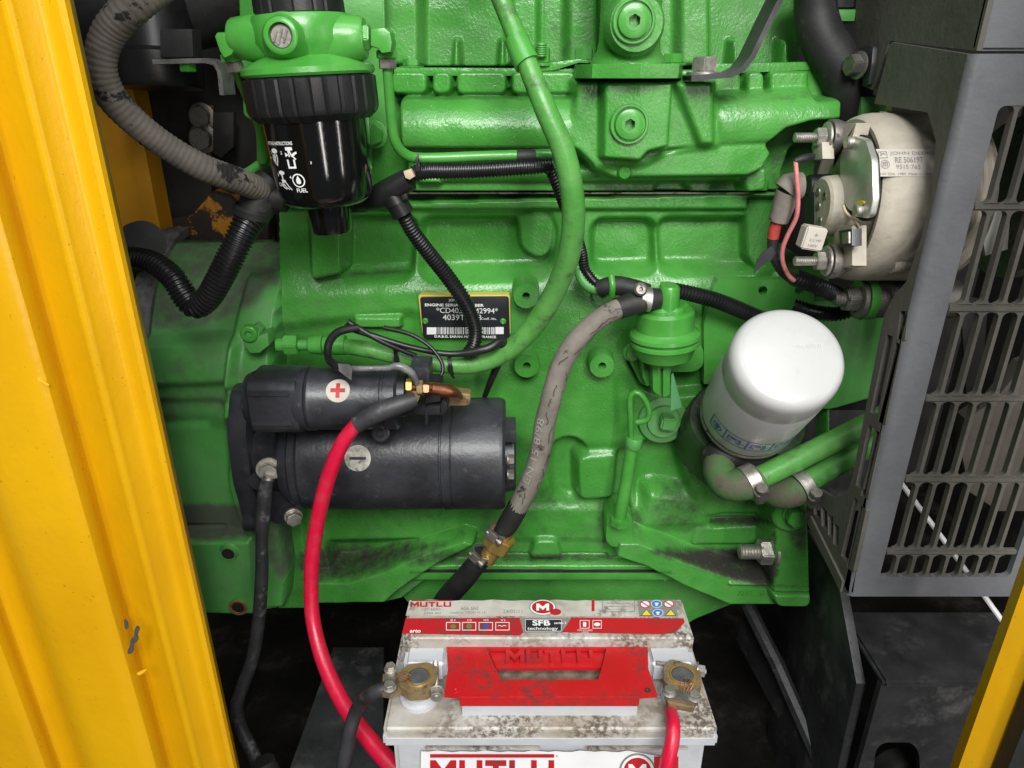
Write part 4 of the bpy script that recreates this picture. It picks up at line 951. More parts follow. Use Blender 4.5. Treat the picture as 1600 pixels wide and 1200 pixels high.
conduit('wiring_conduit', 'black ribbed conduit running behind the white oil filter', [(1045, 452, -.06), (1075, 458, -.058), (1120, 470, -.055), (1165, 488, -.052), (1215, 510, -.05)], [12, 12.5, 13, 13, 13], 5.4, .16)
tap = thing('taped_joint', 'black taped pipe joint with steel elbow beside the grey hose', 'pipe joint', P(960, 450, -.05))
link('tape', sweep(path3([(935, 450, -.05), (960, 446, -.055), (990, 450, -.06), (1012, 456, -.06)]), [.0085, .010, .0095, .0085], 16, wob=.0008), m_rubber, tap)
link('clip', sweep(path3([(955, 432, -.058), (957, 447, -.064), (956, 462, -.060)]), .0035, 10), m_greens, tap)
link('elbow', sweep(path3([(905, 420, -.035), (909, 436, -.04), (922, 449, -.045), (942, 455, -.05)]), .0056, 14), m_greendull, tap)
# black wires over the starter
pipe('control_wire', 'black wire looping above the starter solenoid', [(650, 556, -.10), (600, 535, -.105), (555, 510, -.105), (545, 503, -.105), (546, 512, -.105), (575, 522, -.105), (640, 542, -.103), (705, 553, -.10), (760, 545, -.10), (785, 532, -.09), (783, 555, -.08), (765, 600, -.06), (757, 620, -.05)], [4, 4.5, 5, 5, 5, 5, 4.5, 5, 7, 7, 7, 5, 4], m_black, 'wire', 12)
cable('control_wire', 'black taped wire curling down onto the solenoid terminal', [('sheath', [(560, 512, -.11), (530, 518, -.12), (514, 536, -.135), (514, 560, -.15), (528, 572, -.17), (548, 575, -.176)], [6, 6.5, 6.5, 6.5, 7, 6], m_black),
    ('tape', [(545, 575, -.175), (560, 576, -.178), (605, 575, -.178), (622, 572, -.178), (640, 580, -.177), (648, 590, -.175), (651, 600, -.174)], [4, 4.5, 4.5, 6.5, 6, 5, 4], m_tape)], 'wire')
pipe('control_wire', 'thin black wire looping down past the green hose', [(600, 512, -.105), (640, 522, -.11), (670, 540, -.115), (688, 562, -.12), (692, 580, -.125), (684, 592, -.13), (672, 596, -.135)], [4, 3.5, 3, 3, 3, 2.5, 2], m_black, 'wire', 10)
link('tape_tag', plate([(528, 568), (546, 570), (550, 578), (549, 594), (540, 588), (530, 580)], -.188, .001, 0), m_tape, st)
def tie(px, py, Y, dx, dy, L, label, rpx):
    t = thing('cable_tie', label, 'cable tie', P(px, py, Y)); k_ = S(px, py, Y)
    n = Vector((dx, 0, -dy)).normalized(); c = P(px, py, Y); r = rpx*k_
    ring = [c + Vector((0, -1, 0))*(r*math.cos(a)) + n*(r*math.sin(a)) for a in np.linspace(0, 2*PI, 25)]
    ax3 = n.cross(Vector((0, -1, 0)))
    link('loop', ribbon(ring, ax3*(6*k_), .0012), m_tiewrap, t)
    link('lock', box(c + Vector((0, -r-.001, 0)), (8*k_, .004, 8*k_), .0008), m_tiewrap, t)
    link('tail', ribbon([c + Vector((0, -r-.001, 0)), c + n*(L*.5*k_) + Vector((0, -r-.002, 0)), c + n*(L*k_) + Vector((.002, -r, 0))], ax3*(4*k_), .001), m_tiewrap, t)
tie(622, 554, -.078, .1, 1, -22, 'black cable tie round the green hose above the solenoid', 17)
tie(705, 568, -.08, .1, 1, 18, 'black cable tie round the green hose beside the serial plate', 17)
tie(655, 262, -.113, .1, 1, -22, 'black cable tie at the connector under the fuel filter pipe', 15)
link('tape_wrap', sweep(path3([(808, 244, -.104), (824, 243, -.103), (836, 243, -.102)]), .0052, 14), m_rubber, None)
tag(bpy.data.objects['tape_wrap'], 'black tape wrapped round the thin green pipe', 'tape')
# ------------------------------------------------------------------ serial plate
sp_Y = -.0235
spl = thing('serial_plate', 'black engine serial number plate with barcode on the block', 'nameplate', P(725, 525, sp_Y))
link('backing', plate([(653, 460.5), (797, 460.5), (798, 524), (660, 524)], sp_Y+.001, .014, .001, r=5), m_plateyellow, spl)
pb = link('plate', plate([(656, 464), (795, 463), (797, 528), (661, 528)], sp_Y, .003, .0005, r=5), m_plateink, spl)
def platetext(s, px, py, h, wd, mat=None, bold=.0): 
    k_ = S(px, py, sp_Y); return text_mesh(s, flatmap(P(px, py, sp_Y-.0004), (1, 0, -.01), (0, 0, 1)), h*k_, wd*k_, bold=bold)
pt = [platetext('JOHN DEERE', 701, 472, 5, 36, bold=.02), platetext('ENGINE SERIAL NUMBER', 664, 478.5, 4.6, 92, bold=.03), platetext('*CD4039T142994*', 682, 489, 9, 96), platetext('4039TF008', 692, 500, 9, 60), platetext('Coeff. Abs.', 752, 499.5, 3.6, 24), platetext('D.R.B.G. SARAN MADE IN FRANCE', 679, 527.5, 4, 96, bold=.03)]
link('lettering', merge(*pt), m_whiteink, pb)
fb = lambda x, y, out=0: P(x, y, sp_Y-.0004)
bars = [rect(667, 511.5, 682, 522.5), rect(774, 511, 787, 522)]; x = 684.0; rg = random.Random(4)
while x < 772:
    wv = rg.choice([.6, .8, 1.2, 1.8]); bars.append(rect(x, 511.4, min(x+wv, 772.5), 522.3)); x += wv + rg.choice([.9, 1.2, 1.8])
link('barcode', shape2(fb, bars), m_whiteink, pb)
for x, y in ((664.5, 501.5), (786, 502)):
    link('rivet', lathe(P(x, y, sp_Y), (0, -1, 0), [(0, 5*S(x, y, sp_Y)), (.001, 4.6*S(x, y, sp_Y)), (.002, 2.6*S(x, y, sp_Y)), (.001, 0)], 18), m_greens, pb)

# ------------------------------------------------------------------ lift pump
lp = thing('fuel_lift_pump', 'green fuel lift pump with round ribbed body on the block', 'fuel pump', P(1040, 640, -.03))
kp = S(1040, 530, -.075); pc = P(1040, 470, -.075); pax = (P(1036, 640, -.075)-pc).normalized(); 
def pt_(py): return (P(1040, py, -.075)-pc).length*(1 if py > 470 else -1)
link('mounting_plate', plate([(976, 550), (985, 532), (1010, 520), (1085, 528), (1100, 545), (1100, 572), (1085, 582), (1040, 582), (1020, 605), (1002, 602)], -.030, .014, .002, r=8), m_green, lp)
link('pump_body', lathe(pc, pax, [(pt_(482), 0), (pt_(482), 40*kp), (pt_(487), 44*kp), (pt_(512), 45*kp), (pt_(515), 48*kp), (pt_(519), 54*kp), (pt_(524), 55*kp), (pt_(527), 53*kp), (pt_(529), 50*kp), (pt_(531), 53*kp), (pt_(536), 53*kp), (pt_(540), 49*kp), (pt_(556), 42*kp), (pt_(566), 26*kp), (pt_(568), 0)], 56, 30), m_greens, lp)
link('dome', lathe(pc, pax, [(pt_(474), 0), (pt_(474), 30*kp), (pt_(478), 34*kp), (pt_(500), 36*kp), (pt_(500), 0)], 48, 35, rmod=lambda t, a: 1+.06*math.cos(6*a)), m_greens, lp)
link('outlet', lathe(P(1043, 486, -.085), (0, 0, 1), [(0, 17*kp), (.014, 16*kp), (.024, 15*kp), (.026, 13*kp), (.026, 0)], 28), m_greens, lp)
link('top_nut', hexhead(P(1042, 452, -.078), (0, 0, 1), 13*kp, 8*kp, 0), m_greens, lp)
link('inlet', lathe(P(1036, 470, -.085), (-1, 0, 0), [(0, 10*kp), (.02, 9*kp), (.02, 0)], 20), m_greens, lp)
stem = link('lever_housing', merge(plate([(1019, 562), (1050, 562), (1047, 618), (1036, 622), (1020, 612)], -.078, .03, .003, r=4), plate([(1036, 562), (1041, 562), (1040, 619), (1036, 620)], -.085, .01, .001)), m_greens, lp)
link('bracket', plate([(1002, 560), (1018, 562), (1020, 600), (1010, 604), (1004, 590)], -.055, .02, .002), m_greens, lp)
gbolt(989, 550, -.032, 12, 10, (0, -1, 0), m_greens, 1.3, lp)
link('tag', prism3([P(1049, 585, -.082), P(1052, 583, -.083), P(1066, 636, -.070), P(1048, 642, -.078)], (.0, .0008, 0), 0), M('pale_green_tag', (.12, .36, .15), .3), lp)
# ------------------------------------------------------------------ dipstick
dp = thing('dipstick', 'green dipstick with hooked handle in its tube on the block', 'dipstick', P(966, 840, -.05))
link('tube', sweep(path3([(988, 690, -.050), (980, 745, -.052), (968, 810, -.054)]), [.0072, .0074, .0074], 18), m_greens, dp)
link('collar', lathe(P(989, 700, -.050), (.05, 0, 1), [(0, .0085), (.002, .0098), (.012, .0098), (.014, .0088), (.014, 0)], 26), m_greendull, dp)
link('handle', sweep(path3([(986, 690, -.051), (985, 650, -.053), (984, 628, -.055), (987, 616, -.056), (995, 613, -.057), (1006, 622, -.058), (1014, 640, -.058), (1011, 655, -.056), (994, 660, -.054)]), [.0034]*3+[.0034]*6, 12), m_greens, dp)
link('nut', hexhead(P(967, 822, -.054), (.05, 0, 1), .0115, .010, 0), m_greens, dp)

# ------------------------------------------------------------------ cracked grey hose with brass joiner
ch_ = thing('return_hose', 'cracked weathered grey rubber hose from the lift pump down to a brass joiner', 'hose', P(850, 650, -.1))
hp = [(1002, 470, -.092), (960, 484, -.098), (920, 510, -.102), (885, 555, -.104), (866, 605, -.105), (852, 660, -.107), (842, 715, -.110), (822, 768, -.112), (803, 802, -.112)]
hr = [15, 15.5, 16, 16.5, 16.5, 16.5, 16.5, 16.5, 16]
link('hose', sweep(path3(hp), [a*S(x, y, Y) for a, (x, y, Y) in zip(hr, hp)], 22, wob=.0008), m_greyhose, ch_)
link('cuff', sweep(path3([(1030, 467, -.088), (1012, 468, -.090), (990, 474, -.093), (966, 482, -.097)]), [.0102, .0112, .0112, .0108], 22), m_rubber, ch_)
link('cuff', sweep(path3([(812, 786, -.112), (803, 803, -.112), (792, 822, -.112), (784, 834, -.112)]), [.0112, .0116, .0114, .0100], 20), m_rubber, ch_)
k8 = S(770, 850, -.112); dj = (P(745, 890, -.112)-P(795, 815, -.112)).normalized()
link('brass_joiner', merge(hexhead(P(786, 836, -.112), dj, 24*k8, 26*k8, 0, 0, .5), lathe(P(795, 822, -.112), dj, [(0, 0), (0, 14*k8), (72*k8, 14*k8), (72*k8, 0)], 24)), m_brass, ch_)
def worm_clamp(px, py, Y, d, r, sc, parent, side=(0, -1, 0)):
    c = P(px, py, Y); d = Vector(d).normalized(); h = .0095*sc
    o = link('clamp_band', lathe(c - d*h/2, d, [(0, r), (0, r*1.06), (h, r*1.06), (h, r)], 36), m_steel, parent)
    s_ = Vector(side); s_ = (s_ - d*s_.dot(d)).normalized(); u = d.cross(s_)
    rot = Matrix((u, s_, d)).transposed()
    link('screw_housing', box(c + s_*(r*1.12), (.013*sc, .006*sc, h*1.05), .001, rot), m_dullsteel, o)
    link('screw', lathe(c + s_*(r*1.16) - u*(.012*sc), u, [(0, 0), (0, .0042*sc), (.004*sc, .0042*sc), (.004*sc, .0025*sc), (.020*sc, .0025*sc), (.020*sc, 0)], 14), m_dullsteel, o)
worm_clamp(778, 832, -.112, dj, 16.5*k8, 1.0, ch_, (-.5, -1, .2)); worm_clamp(752, 866, -.112, dj, 16.5*k8, 1.0, ch_, (-.6, -1, .2))
link('lower_hose', sweep(path3([(757, 866, -.112), (742, 884, -.110), (722, 908, -.10), (700, 932, -.08), (680, 960, -.05)]), [.0115, .0118, .0125, .013, .013], 20), m_rubber, ch_)
cb = link('clamp_band', lathe(P(1009, 468, -.090), (-1, 0, .08), [(-.0045, .0113), (-.0045, .0120), (.0055, .0120), (.0055, .0113)], 32), m_steel, ch_)
link('screw', lathe(P(1000, 452, -.098), (0, -1, .3), [(0, 10*kp), (.004, 10*kp), (.006, 7*kp), (.006, 3*kp), (.003, 2*kp), (.003, 0)], 20), m_dullsteel, cb)
# crack lines and faded print along the hose
cr = random.Random(5)
hc = cat2([P(x, y, Y) for x, y, Y in hp], False, 16)
def hose_map(u0, ang0, r):         # x along the hose from fraction u0, y around it
    pts = np.array(hc); d_ = np.r_[0, np.cumsum(np.linalg.norm(np.diff(pts, axis=0), axis=1))]; L = d_[-1]
    def f(x, y, out=0):
        s_ = u0*L + x; p = Vector([np.interp(s_, d_, pts[:, k_]) for k_ in range(3)]); q = Vector([np.interp(s_+.002, d_, pts[:, k_]) for k_ in range(3)])
        t = (q-p).normalized(); fr = Vector((0, -1, 0)); fr = (fr - t*fr.dot(t)).normalized(); sd = t.cross(fr)
        a = ang0 + y/r; return p + fr*((r+.0004+out)*math.cos(a)) + sd*((r+.0004+out)*math.sin(a))
    return f
link('print', text_mesh('EN 15 8/98', lambda x, y, o=0: hose_map(.84, .25, .0122)(-x, y), .0075, .075), M('faded_print', (.30, .28, .25), .8), ch_)
for i in range(16):
    u0 = .05 + .055*i; a0 = cr.uniform(-.9, .5); L = cr.uniform(.008, .022)
    pl_ = [(0, 0)]
    for j in range(5): pl_.append((pl_[-1][0]+L/5, pl_[-1][1]+cr.uniform(-.0016, .0016)))
    link('crack', shape2(hose_map(u0, a0, .0120), line2(pl_, .0006)), m_blackink, ch_)

# ------------------------------------------------------------------ oil filter
of = thing('oil_filter', 'large glossy white spin-on oil filter canister at the right', 'oil filter', P(1172, 650, -.075))
O0 = P(1172, 642, -.084); O1 = P(1233, 556, -.185); oax = (O1-O0); oL = oax.length; oax.normalize()
rO = .0500
prof = [(-.004, 0), (-.004, rO*.97), (0, rO*.99), (.004, rO*1.0), (oL*.70, rO*1.0), (oL*.71, rO*.992), (oL*.735, rO*.984), (oL*.76, rO*.994), (oL-.013, rO*.99), (oL-.008, rO*.975), (oL-.0045, rO*.945), (oL-.0018, rO*.90), (oL-.0002, rO*.84), (oL+.0006, rO*.74), (oL+.0016, rO*.5), (oL+.0022, rO*.25), (oL+.0025, 0)]
can = link('canister', lathe(O0, oax, prof, 72, 60), m_white, of)
link('base_seam', lathe(O0, oax, [(-.009, rO*.9), (-.009, rO*1.01), (-.005, rO*1.015), (-.003, rO*.99)], 64), m_dullsteel, of)
link('seal', lathe(O0, oax, [(-.016, 0), (-.016, rO*.92), (-.009, rO*.92), (-.009, 0)], 48), m_rubber, of)
def omap(a_c, t_c):                # x metres round the can, y metres along it
    fr = Vector((0, 0, -1)); fr = (fr - oax*fr.dot(oax)).normalized(); sd = oax.cross(fr)
    if sd.x < 0: sd = -sd
    # fr points to the underside facing the viewer
    return lambda x, y, out=0: O0 + oax*(t_c+y) + fr*((rO+.0004)*math.cos(a_c + x/rO)) + sd*((rO+.0004)*math.sin(a_c + x/rO))
om = omap(-.25, .032); hh = .0120; X0 = -.045
def orect(x0, y0, x1, y1, n=6):
    return [rect(x0+(x1-x0)*i/n, y0, x0+(x1-x0)*(i+1)/n, y1) for i in range(n)]
polys = orect(X0, hh, X0+.092, hh+.0013, 30) + orect(X0, -hh, X0+.092, -hh+.0013, 30) + [rect(X0+d_, -hh, X0+d_+.0013, hh) for d_ in (0, .020, .044, .068, .088, .0912)]
polys += ring2(X0+.010, 0, .0064, .0013, 18) + [circ(X0+.010, .001, .0030, .0042, 10), circ(X0+.010, -.0075, .0018, .0009, 8)]
for d_ in (.024, .048, .072): polys += frame2(X0+d_, -.0045, X0+d_+.014, .006, .0012) + [rect(X0+d_+.004, .004, X0+d_+.009, .0058)] + [rect(X0+d_+.002+i*.0022, .0005, X0+d_+.0034+i*.0022, .0035) for i in range(5)] + [rect(X0+d_+.001, -.0072, X0+d_+.015, -.0062), rect(X0+d_+.014, -.002, X0+d_+.018, -.0012)]
link('print', shape2(om, polys), m_blueink, can)
f1_ = flatmap(O0 + oax*(oL*1.0245) , (1, 0, 0), (oax.cross(Vector((1, 0, 0)))))
tdir = Vector((1, 0, 0)) - oax*oax.x; udir = oax.cross(tdir)
link('stamp', text_mesh('THBC 0210 11', flatmap(O0 + oax*(oL+.0029) + tdir*.004 + udir*.006, tdir, udir), .0035, .024), M('embossed_white', (.66, .66, .65), .3), can)

# ------------------------------------------------------------------ green coolant pipes with clamps
def cool(label, pipe_pts, elbow_pts, cl, r, r2):
    t = thing('coolant_pipe', label, 'pipe', P(*pipe_pts[0]), 'green coolant pipes with hose clamps')
    link('pipe', sweep(path3(pipe_pts), r, 24, smooth=False), m_greenhose, t)
    link('rubber_elbow', sweep(path3(elbow_pts), r2, 22, wob=.0006), m_tanrubber, t)
    d = (P(*pipe_pts[1])-P(*pipe_pts[0])).normalized()
    worm_clamp(cl[0], cl[1], cl[2], d, r2*1.02, 1.35, t, (.25, -1, -.45))
    for px_ in t.children:
        pass
cool('upper green coolant pipe, rusty in spots, below the white oil filter', [(1165, 757, -.125), (1385, 649, -.085)], [(1128, 712, -.085), (1124, 735, -.10), (1138, 757, -.118), (1166, 756, -.125), (1184, 747, -.122)], (1172, 752, -.124), .0120, .0170)
cool('lower green coolant pipe entering the fan guard', [(1252, 758, -.115), (1400, 672, -.075)], [(1200, 752, -.08), (1212, 768, -.10), (1236, 768, -.112), (1262, 754, -.113)], (1252, 760, -.114), .0120, .0170)
bh = thing('black_elbow_hose', 'black rubber pipe elbow under the oil filter base', 'hose', P(1150, 715, -.08))
link('elbow', sweep(path3([(1118, 722, -.07), (1122, 712, -.085), (1150, 712, -.09), (1200, 722, -.085), (1235, 735, -.08)]), [.015, .017, .014, .012, .012], 20), m_rubber, bh)

# ------------------------------------------------------------------ alternator
al = thing('alternator', 'dusty cast aluminium alternator with a part label, upper right', 'alternator', P(1400, 435, -.10))
C0 = P(1318, 311, -.115); ka = S(1318, 311, -.115); Ra = 126*ka
def xa(px): return P(px, 311, -.115).x - C0.x
link('housing', lathe(C0, (1, 0, 0), [(.008, 0), (.008, Ra*.80), (.002, Ra*.86), (0, Ra*.88), (0, Ra*.93), (.003, Ra*.965), (.008, Ra*.99), (.014, Ra), (xa(1452), Ra*1.0), (xa(1456), Ra*.97), (xa(1462), Ra*.97), (xa(1466), Ra), (xa(1478), Ra*.97), (xa(1484), Ra*.8), (xa(1484), 0)], 84, 30), m_alu, al)
# recessed rear face furniture
face = xa(1316)
link('rear_frame', merge(lathe(C0, (1, 0, 0), [(-.004, 0), (-.004, Ra*.50), (-.001, Ra*.60), (.007, Ra*.74), (.009, 0)], 56, 30)), m_alu, al)
hub = C0 + Vector((0, -.012, -.004))
link('hub', lathe(hub, (1, 0, 0), [(-.026, 0), (-.026, 40*ka), (-.024, 44*ka), (.0, 49*ka), (.0, 0)], 48, 35), m_alu, al)
for dy, dz in ((-16, 18), (10, 20), (-14, -20), (0, 0)):
    link('hub_screw', lathe(hub + Vector((-.026, dy*ka, dz*ka)), (-1, 0, 0), [(-.001, 7*ka), (.001, 6*ka), (.001, 3*ka), (0, 0)], 16), m_dullsteel, al)
Xr = C0.x - .016
reg = prism3([PX(x, y, Xr) for x, y in rnd([(1318, 218), (1334, 212), (1352, 218), (1362, 250), (1364, 310), (1358, 338), (1346, 342), (1322, 326), (1312, 300), (1311, 248)], 6)], (.005, 0, 0), .0022)
rg_ = link('regulator_cover', reg, m_aluplate, al)
link('gap_shade', prism3([PX(x, y, Xr+.0055) for x, y in rnd([(1335, 209), (1354, 212), (1368, 246), (1371, 305), (1364, 340), (1350, 347), (1320, 330)], 6)], (.003, 0, 0), 0), m_holeshade, al)  # solid dark strip painted as the shade in the gap beside the cover
for x, y in ((1329, 223), (1343, 329)):
    link('cover_screw', lathe(PX(x, y, Xr-.001), (-1, 0, 0), [(-.003, 9*ka), (.003, 9*ka), (.004, 7.5*ka), (.004, 0)], 20), m_steel, rg_)
link('yellow_dab', prism3([PX(x, y, Xr-.0012) for x, y in circ(1343, 317, 7, 4, 10)], (.001, 0, 0), 0), m_yellowink, rg_)
link('connector', prism3([PX(x, y, Xr-.006) for x, y in ((1310, 360), (1331, 357), (1331, 384), (1312, 386))], (.008, 0, 0), .001), m_black, al)
link('connector_socket', prism3([PX(x, y, Xr-.0075) for x, y in ((1315, 364), (1326, 362), (1326, 380), (1315, 381))], (.003, 0, 0), .0005), m_dullsteel, al)
link('web', prism3([PX(x, y, Xr) for x, y in ((1303, 352), (1331, 352), (1331, 415), (1308, 420), (1300, 400))], (.012, 0, 0), .002), m_alu, al)
link('web', prism3([PX(x, y, Xr) for x, y in ((1316, 194), (1338, 192), (1332, 215), (1312, 235), (1304, 245), (1303, 255))], (.012, 0, 0), .002), m_alu, al)
link('mounting_ear', box(P(1408, 182, -.105), (.034, .02, .018), .005), m_alu, al); link('mounting_ear', lathe(P(1392, 412, -.165), (1, 0, .1), [(0, 0), (0, .008), (.02, .009), (.03, .0), ], 18), m_alu, al)
def altstud(px, py):
    p = PX(px, py, Xr - .002); o = link('stud', stud(p + Vector((-.034, 0, 0)), (1, 0, 0), .0042, .036), m_steel, al)
    link('nut', hexhead(p + Vector((-.006, 0, 0)), (-1, 0, 0), .0085, .008, 1.5, .002), m_steel, al)
    link('insulator', lathe(p + Vector((-.005, 0, 0)), (1, 0, 0), [(0, .004), (0, .015), (.006, .015), (.012, .013)], 24), m_dullsteel, al)
altstud(1303, 215); altstud(1303, 408)
link('terminal_tab', prism3([PX(x, y, Xr-.016) for x, y in ((1267, 228), (1284, 222), (1285, 248), (1272, 250))], (.010, 0, 0), .001), m_alu, al)
link('terminal_body', lathe(PX(1262, 290, Xr-.012), (1, 0, 0), [(0, 0), (0, .009), (.006, .010), (.02, .010), (.02, 0)], 24), m_rubber, al)
link('brush_holder', prism3([PX(x, y, Xr-.012) for x, y in ((1256, 300), (1272, 300), (1272, 352), (1256, 352))], (.02, 0, 0), .002), m_rubber, al)
cap_ = link('capacitor', box(PX(1268, 371, Xr-.028), (.018, .014, .019), .0012, Matrix.Rotation(.15, 3, 'Y')), m_tan, al, 'small white plastic capacitor block')
fcap = flatmap(PX(1268, 371, Xr-.028) + Vector((-.005, -.0074, -.006)), (1, 0, -.12), (.12, 0, 1))
link('print', merge(text_mesh('+', lambda x, y, o=0: fcap(x+.003, y+.0085), .003, None), text_mesh('2,2 MF', lambda x, y, o=0: fcap(x, y+.0045), .0022, .010), text_mesh('100V', fcap, .0022, .008)), m_greyink, cap_)
link('ground_strap', ribbon([PX(1278, 378, Xr-.016), PX(1286, 392, Xr-.012), PX(1298, 405, Xr-.010)], (0, .006, .004), .0012), m_dullsteel, al)
# label
fl_ = cyl_map(C0, Ra, 1412, 254, -.17)
lbl = link('part_label', shape2(fl_, [rect(-.022 + .001*i, y0, -.021 + .001*i, y0+.0046) for i in range(46) for y0 in (-.0115, -.0069, -.0023, .0023, .0069)], .0003), m_tan, al, 'beige part number label on the housing')
def lt(s, x0, y0, h, wd, bold=0): return text_mesh(s, lambda x, y, o=0: fl_(x0+x, y0+y, .0006), h, wd, bold=bold)
link('lettering', merge(lt('JOHN DEERE', -.0105, .0055, .0036, .034), lt('RE 506197', -.007, -.0005, .0048, .022, .01), lt('9515 765', -.0065, -.0055, .0034, .019), lt('14V 55A  1983  Made in USA', -.019, -.0105, .0020, .040),
     shape2(lambda x, y, o=0: fl_(-.0162+x, .0062+y, .0006), frame2(-.0036, -.003, .0036, .003, .0006) + line2([(-.002, -.001), (0, .0012), (.0022, .0004)], .0012) + line2([(-.001, .0006), (-.0018, .002)], .0006)),
     shape2(lambda x, y, o=0: fl_(-.0150+x, -.0018+y, .0006), ring2(0, 0, .0036, .0005, 18) + line2([(-.0016, -.0018), (-.0016, .0016), (.0016, .0016), (.0016, -.0018)], .0009) + [rect(-.0005, -.0018, .0005, .0016)])), m_greyink, lbl)
# regulator lead, field wire, output cable
pipe('regulator_lead', 'thin tan wire curling beside the regulator cover of the alternator', [(1318, 322, -.165), (1322, 332, -.172), (1336, 345, -.176), (1344, 358, -.176), (1338, 371, -.176), (1322, 373, -.172)], 2.2, m_tanwire, 'wire', 10)
pipe('field_wire', 'faded pink wire hanging down in front of the alternator', [(1243, 252, -.155), (1245, 280, -.158), (1247, 310, -.158), (1244, 340, -.155), (1232, 365, -.15), (1223, 388, -.145), (1223, 410, -.14), (1232, 430, -.135), (1240, 438, -.13)], 3.6, m_pink, 'wire', 12)
pipe('wire_plug', 'small grey crimp plug at the top of the pink wire', [(1241, 252, -.155), (1250, 249, -.155), (1262, 246, -.152), (1270, 244, -.148)], [4, 6, 6, 5], m_rubber, 'plug', 12)
oc = thing('output_cable', 'alternator output cable with grey rubber boot and red sleeve', 'cable', P(1215, 340, -.13))
link('boot', merge(sweep(path3([(1252, 290, -.14), (1236, 292, -.14), (1228, 300, -.14)]), [.011, .0125, .0115], 20), sweep(path3([(1232, 300, -.14), (1224, 322, -.138), (1216, 345, -.136)]), [.0105, .0095, .0085], 18)), m_greyhose, oc)
link('sleeve', sweep(path3([(1216, 342, -.136), (1211, 355, -.135), (1208, 372, -.134)]), .0052, 14), m_redwire, oc)
link('conductor', sweep(path3([(1208, 370, -.134), (1208, 390, -.13), (1216, 412, -.125), (1230, 430, -.12), (1248, 440, -.118)]), .0050, 14), m_blackcable, oc)
link('tape_flag', prism3([P(x, y, -.136) for x, y in ((1206, 384), (1212, 394), (1206, 406), (1190, 416), (1178, 428), (1182, 408), (1192, 394))], (.0, .0008, 0), 0), m_rubber, oc)
conduit('wiring_conduit', 'black ribbed conduit between the alternator and the green plate', [(1240, 432, -.118), (1260, 440, -.118), (1285, 450, -.115), (1318, 466, -.10), (1345, 478, -.09)], [14, 14, 13, 13, 13], 5.2, .16)
conduit('wiring_conduit', 'dim black ribbed conduit above the right side of the oil filter', [(1240, 478, -.06), (1275, 488, -.07), (1310, 490, -.075), (1345, 478, -.08)], 12, 5.2, .16)
piv = thing('pivot_bolt', 'steel pivot bolt and tube below the alternator', 'bolt', P(1330, 468, -.115))
link('threaded_end', stud(P(1303, 467, -.115), (1, 0, 0), .0065, .03), m_dullsteel, piv)
link('nut', hexhead(P(1345, 467, -.115), (-1, 0, 0), .0125, .012, 1.5, .004), m_dullsteel, piv)
link('washer', lathe(P(1347, 467, -.115), (1, 0, 0), [(0, 0), (0, .020), (.008, .020), (.008, 0)], 26), m_green, piv)
link('sleeve', lathe(P(1358, 467, -.115), (1, 0, 0), [(0, 0), (0, .018), (.08, .018), (.08, 0)], 30), m_dullsteel, piv)
ft_ = thing('timing_cover', 'dirty dark green front casting behind the oil filter', 'engine cover', P(1320, 600, .02))
link('casting', plate([(1262, 470), (1385, 470), (1370, 620), (1300, 640), (1255, 640)], -.01, .05, .006, r=8), m_greendull, ft_)
link('lower_casting', plate([(1250, 640), (1400, 640), (1400, 800), (1262, 800)], .02, .05, .006), m_frame, ft_)

# ------------------------------------------------------------------ bent strap and bolt, top
sb = thing('bent_strap', 'black bent steel strap bolted at the top of the engine', 'strap', P(1100, 118, -.06))
link('strap', ribbon([P(1300, -180, -.075), P(1222, -25, -.075), P(1190, 40, -.075), P(1166, 90, -.075), P(1152, 108, -.075), P(1135, 117, -.075), P(1073, 122, -.075)], (0, .036, 0), .0045), m_frame, sb)
link('bolt', hexhead(P(1099, 119, -.078), (0, 0, 1), .0120, .012, 1.25, .0035), m_steel, sb)
rh = thing('radiator_hose', 'black rubber hose curving down behind the guard, top right', 'hose', P(1300, 100, -.03))
link('hose', sweep(path3([(1275, -20, -.02), (1275, 20, -.02), (1285, 60, -.025), (1310, 100, -.03), (1325, 140, -.03), (1330, 180, -.02)]), [.019, .019, .020, .0205, .0205, .0205], 22), m_rubber, rh)
link('flange', plate([(1262, -30), (1340, -30), (1340, 12), (1262, 12)], .0, .03, .003), m_frame, rh)
link('green_pipe', plate([(1305, 14), (1340, 14), (1340, 34), (1305, 34)], -.01, .03, .003), m_greendull, rh)
link('lower_green', plate([(1345, 150), (1390, 150), (1390, 190), (1345, 180)], -.05, .03, .003), m_greendull, rh)

# ------------------------------------------------------------------ fan guard
gd = thing('fan_guard', 'charcoal plastic fan guard with rows of slanting slots at the right', 'guard', P(1340, 935, -.22))
Yg = -.22
XG = P(1420, 515, Yg).x
ztop = P(1512, 84, Yg).z; zbot = P(1420, 932, Yg).z
def gz(py, px=None): return P(1557 - (py-165)*.2442 if px is None else px, py, Yg).z
rows = [(P(1545, 165, Yg).z, P(1510, 320, Yg).z)]
ys = [(165, 318), (330, 476), (489, 619), (629, 745), (755, 860), (868, 902)]
xs_px = {170: 1556, 332: 1500, 498: 1463, 632: 1434, 760: 1408, 874: 1388}
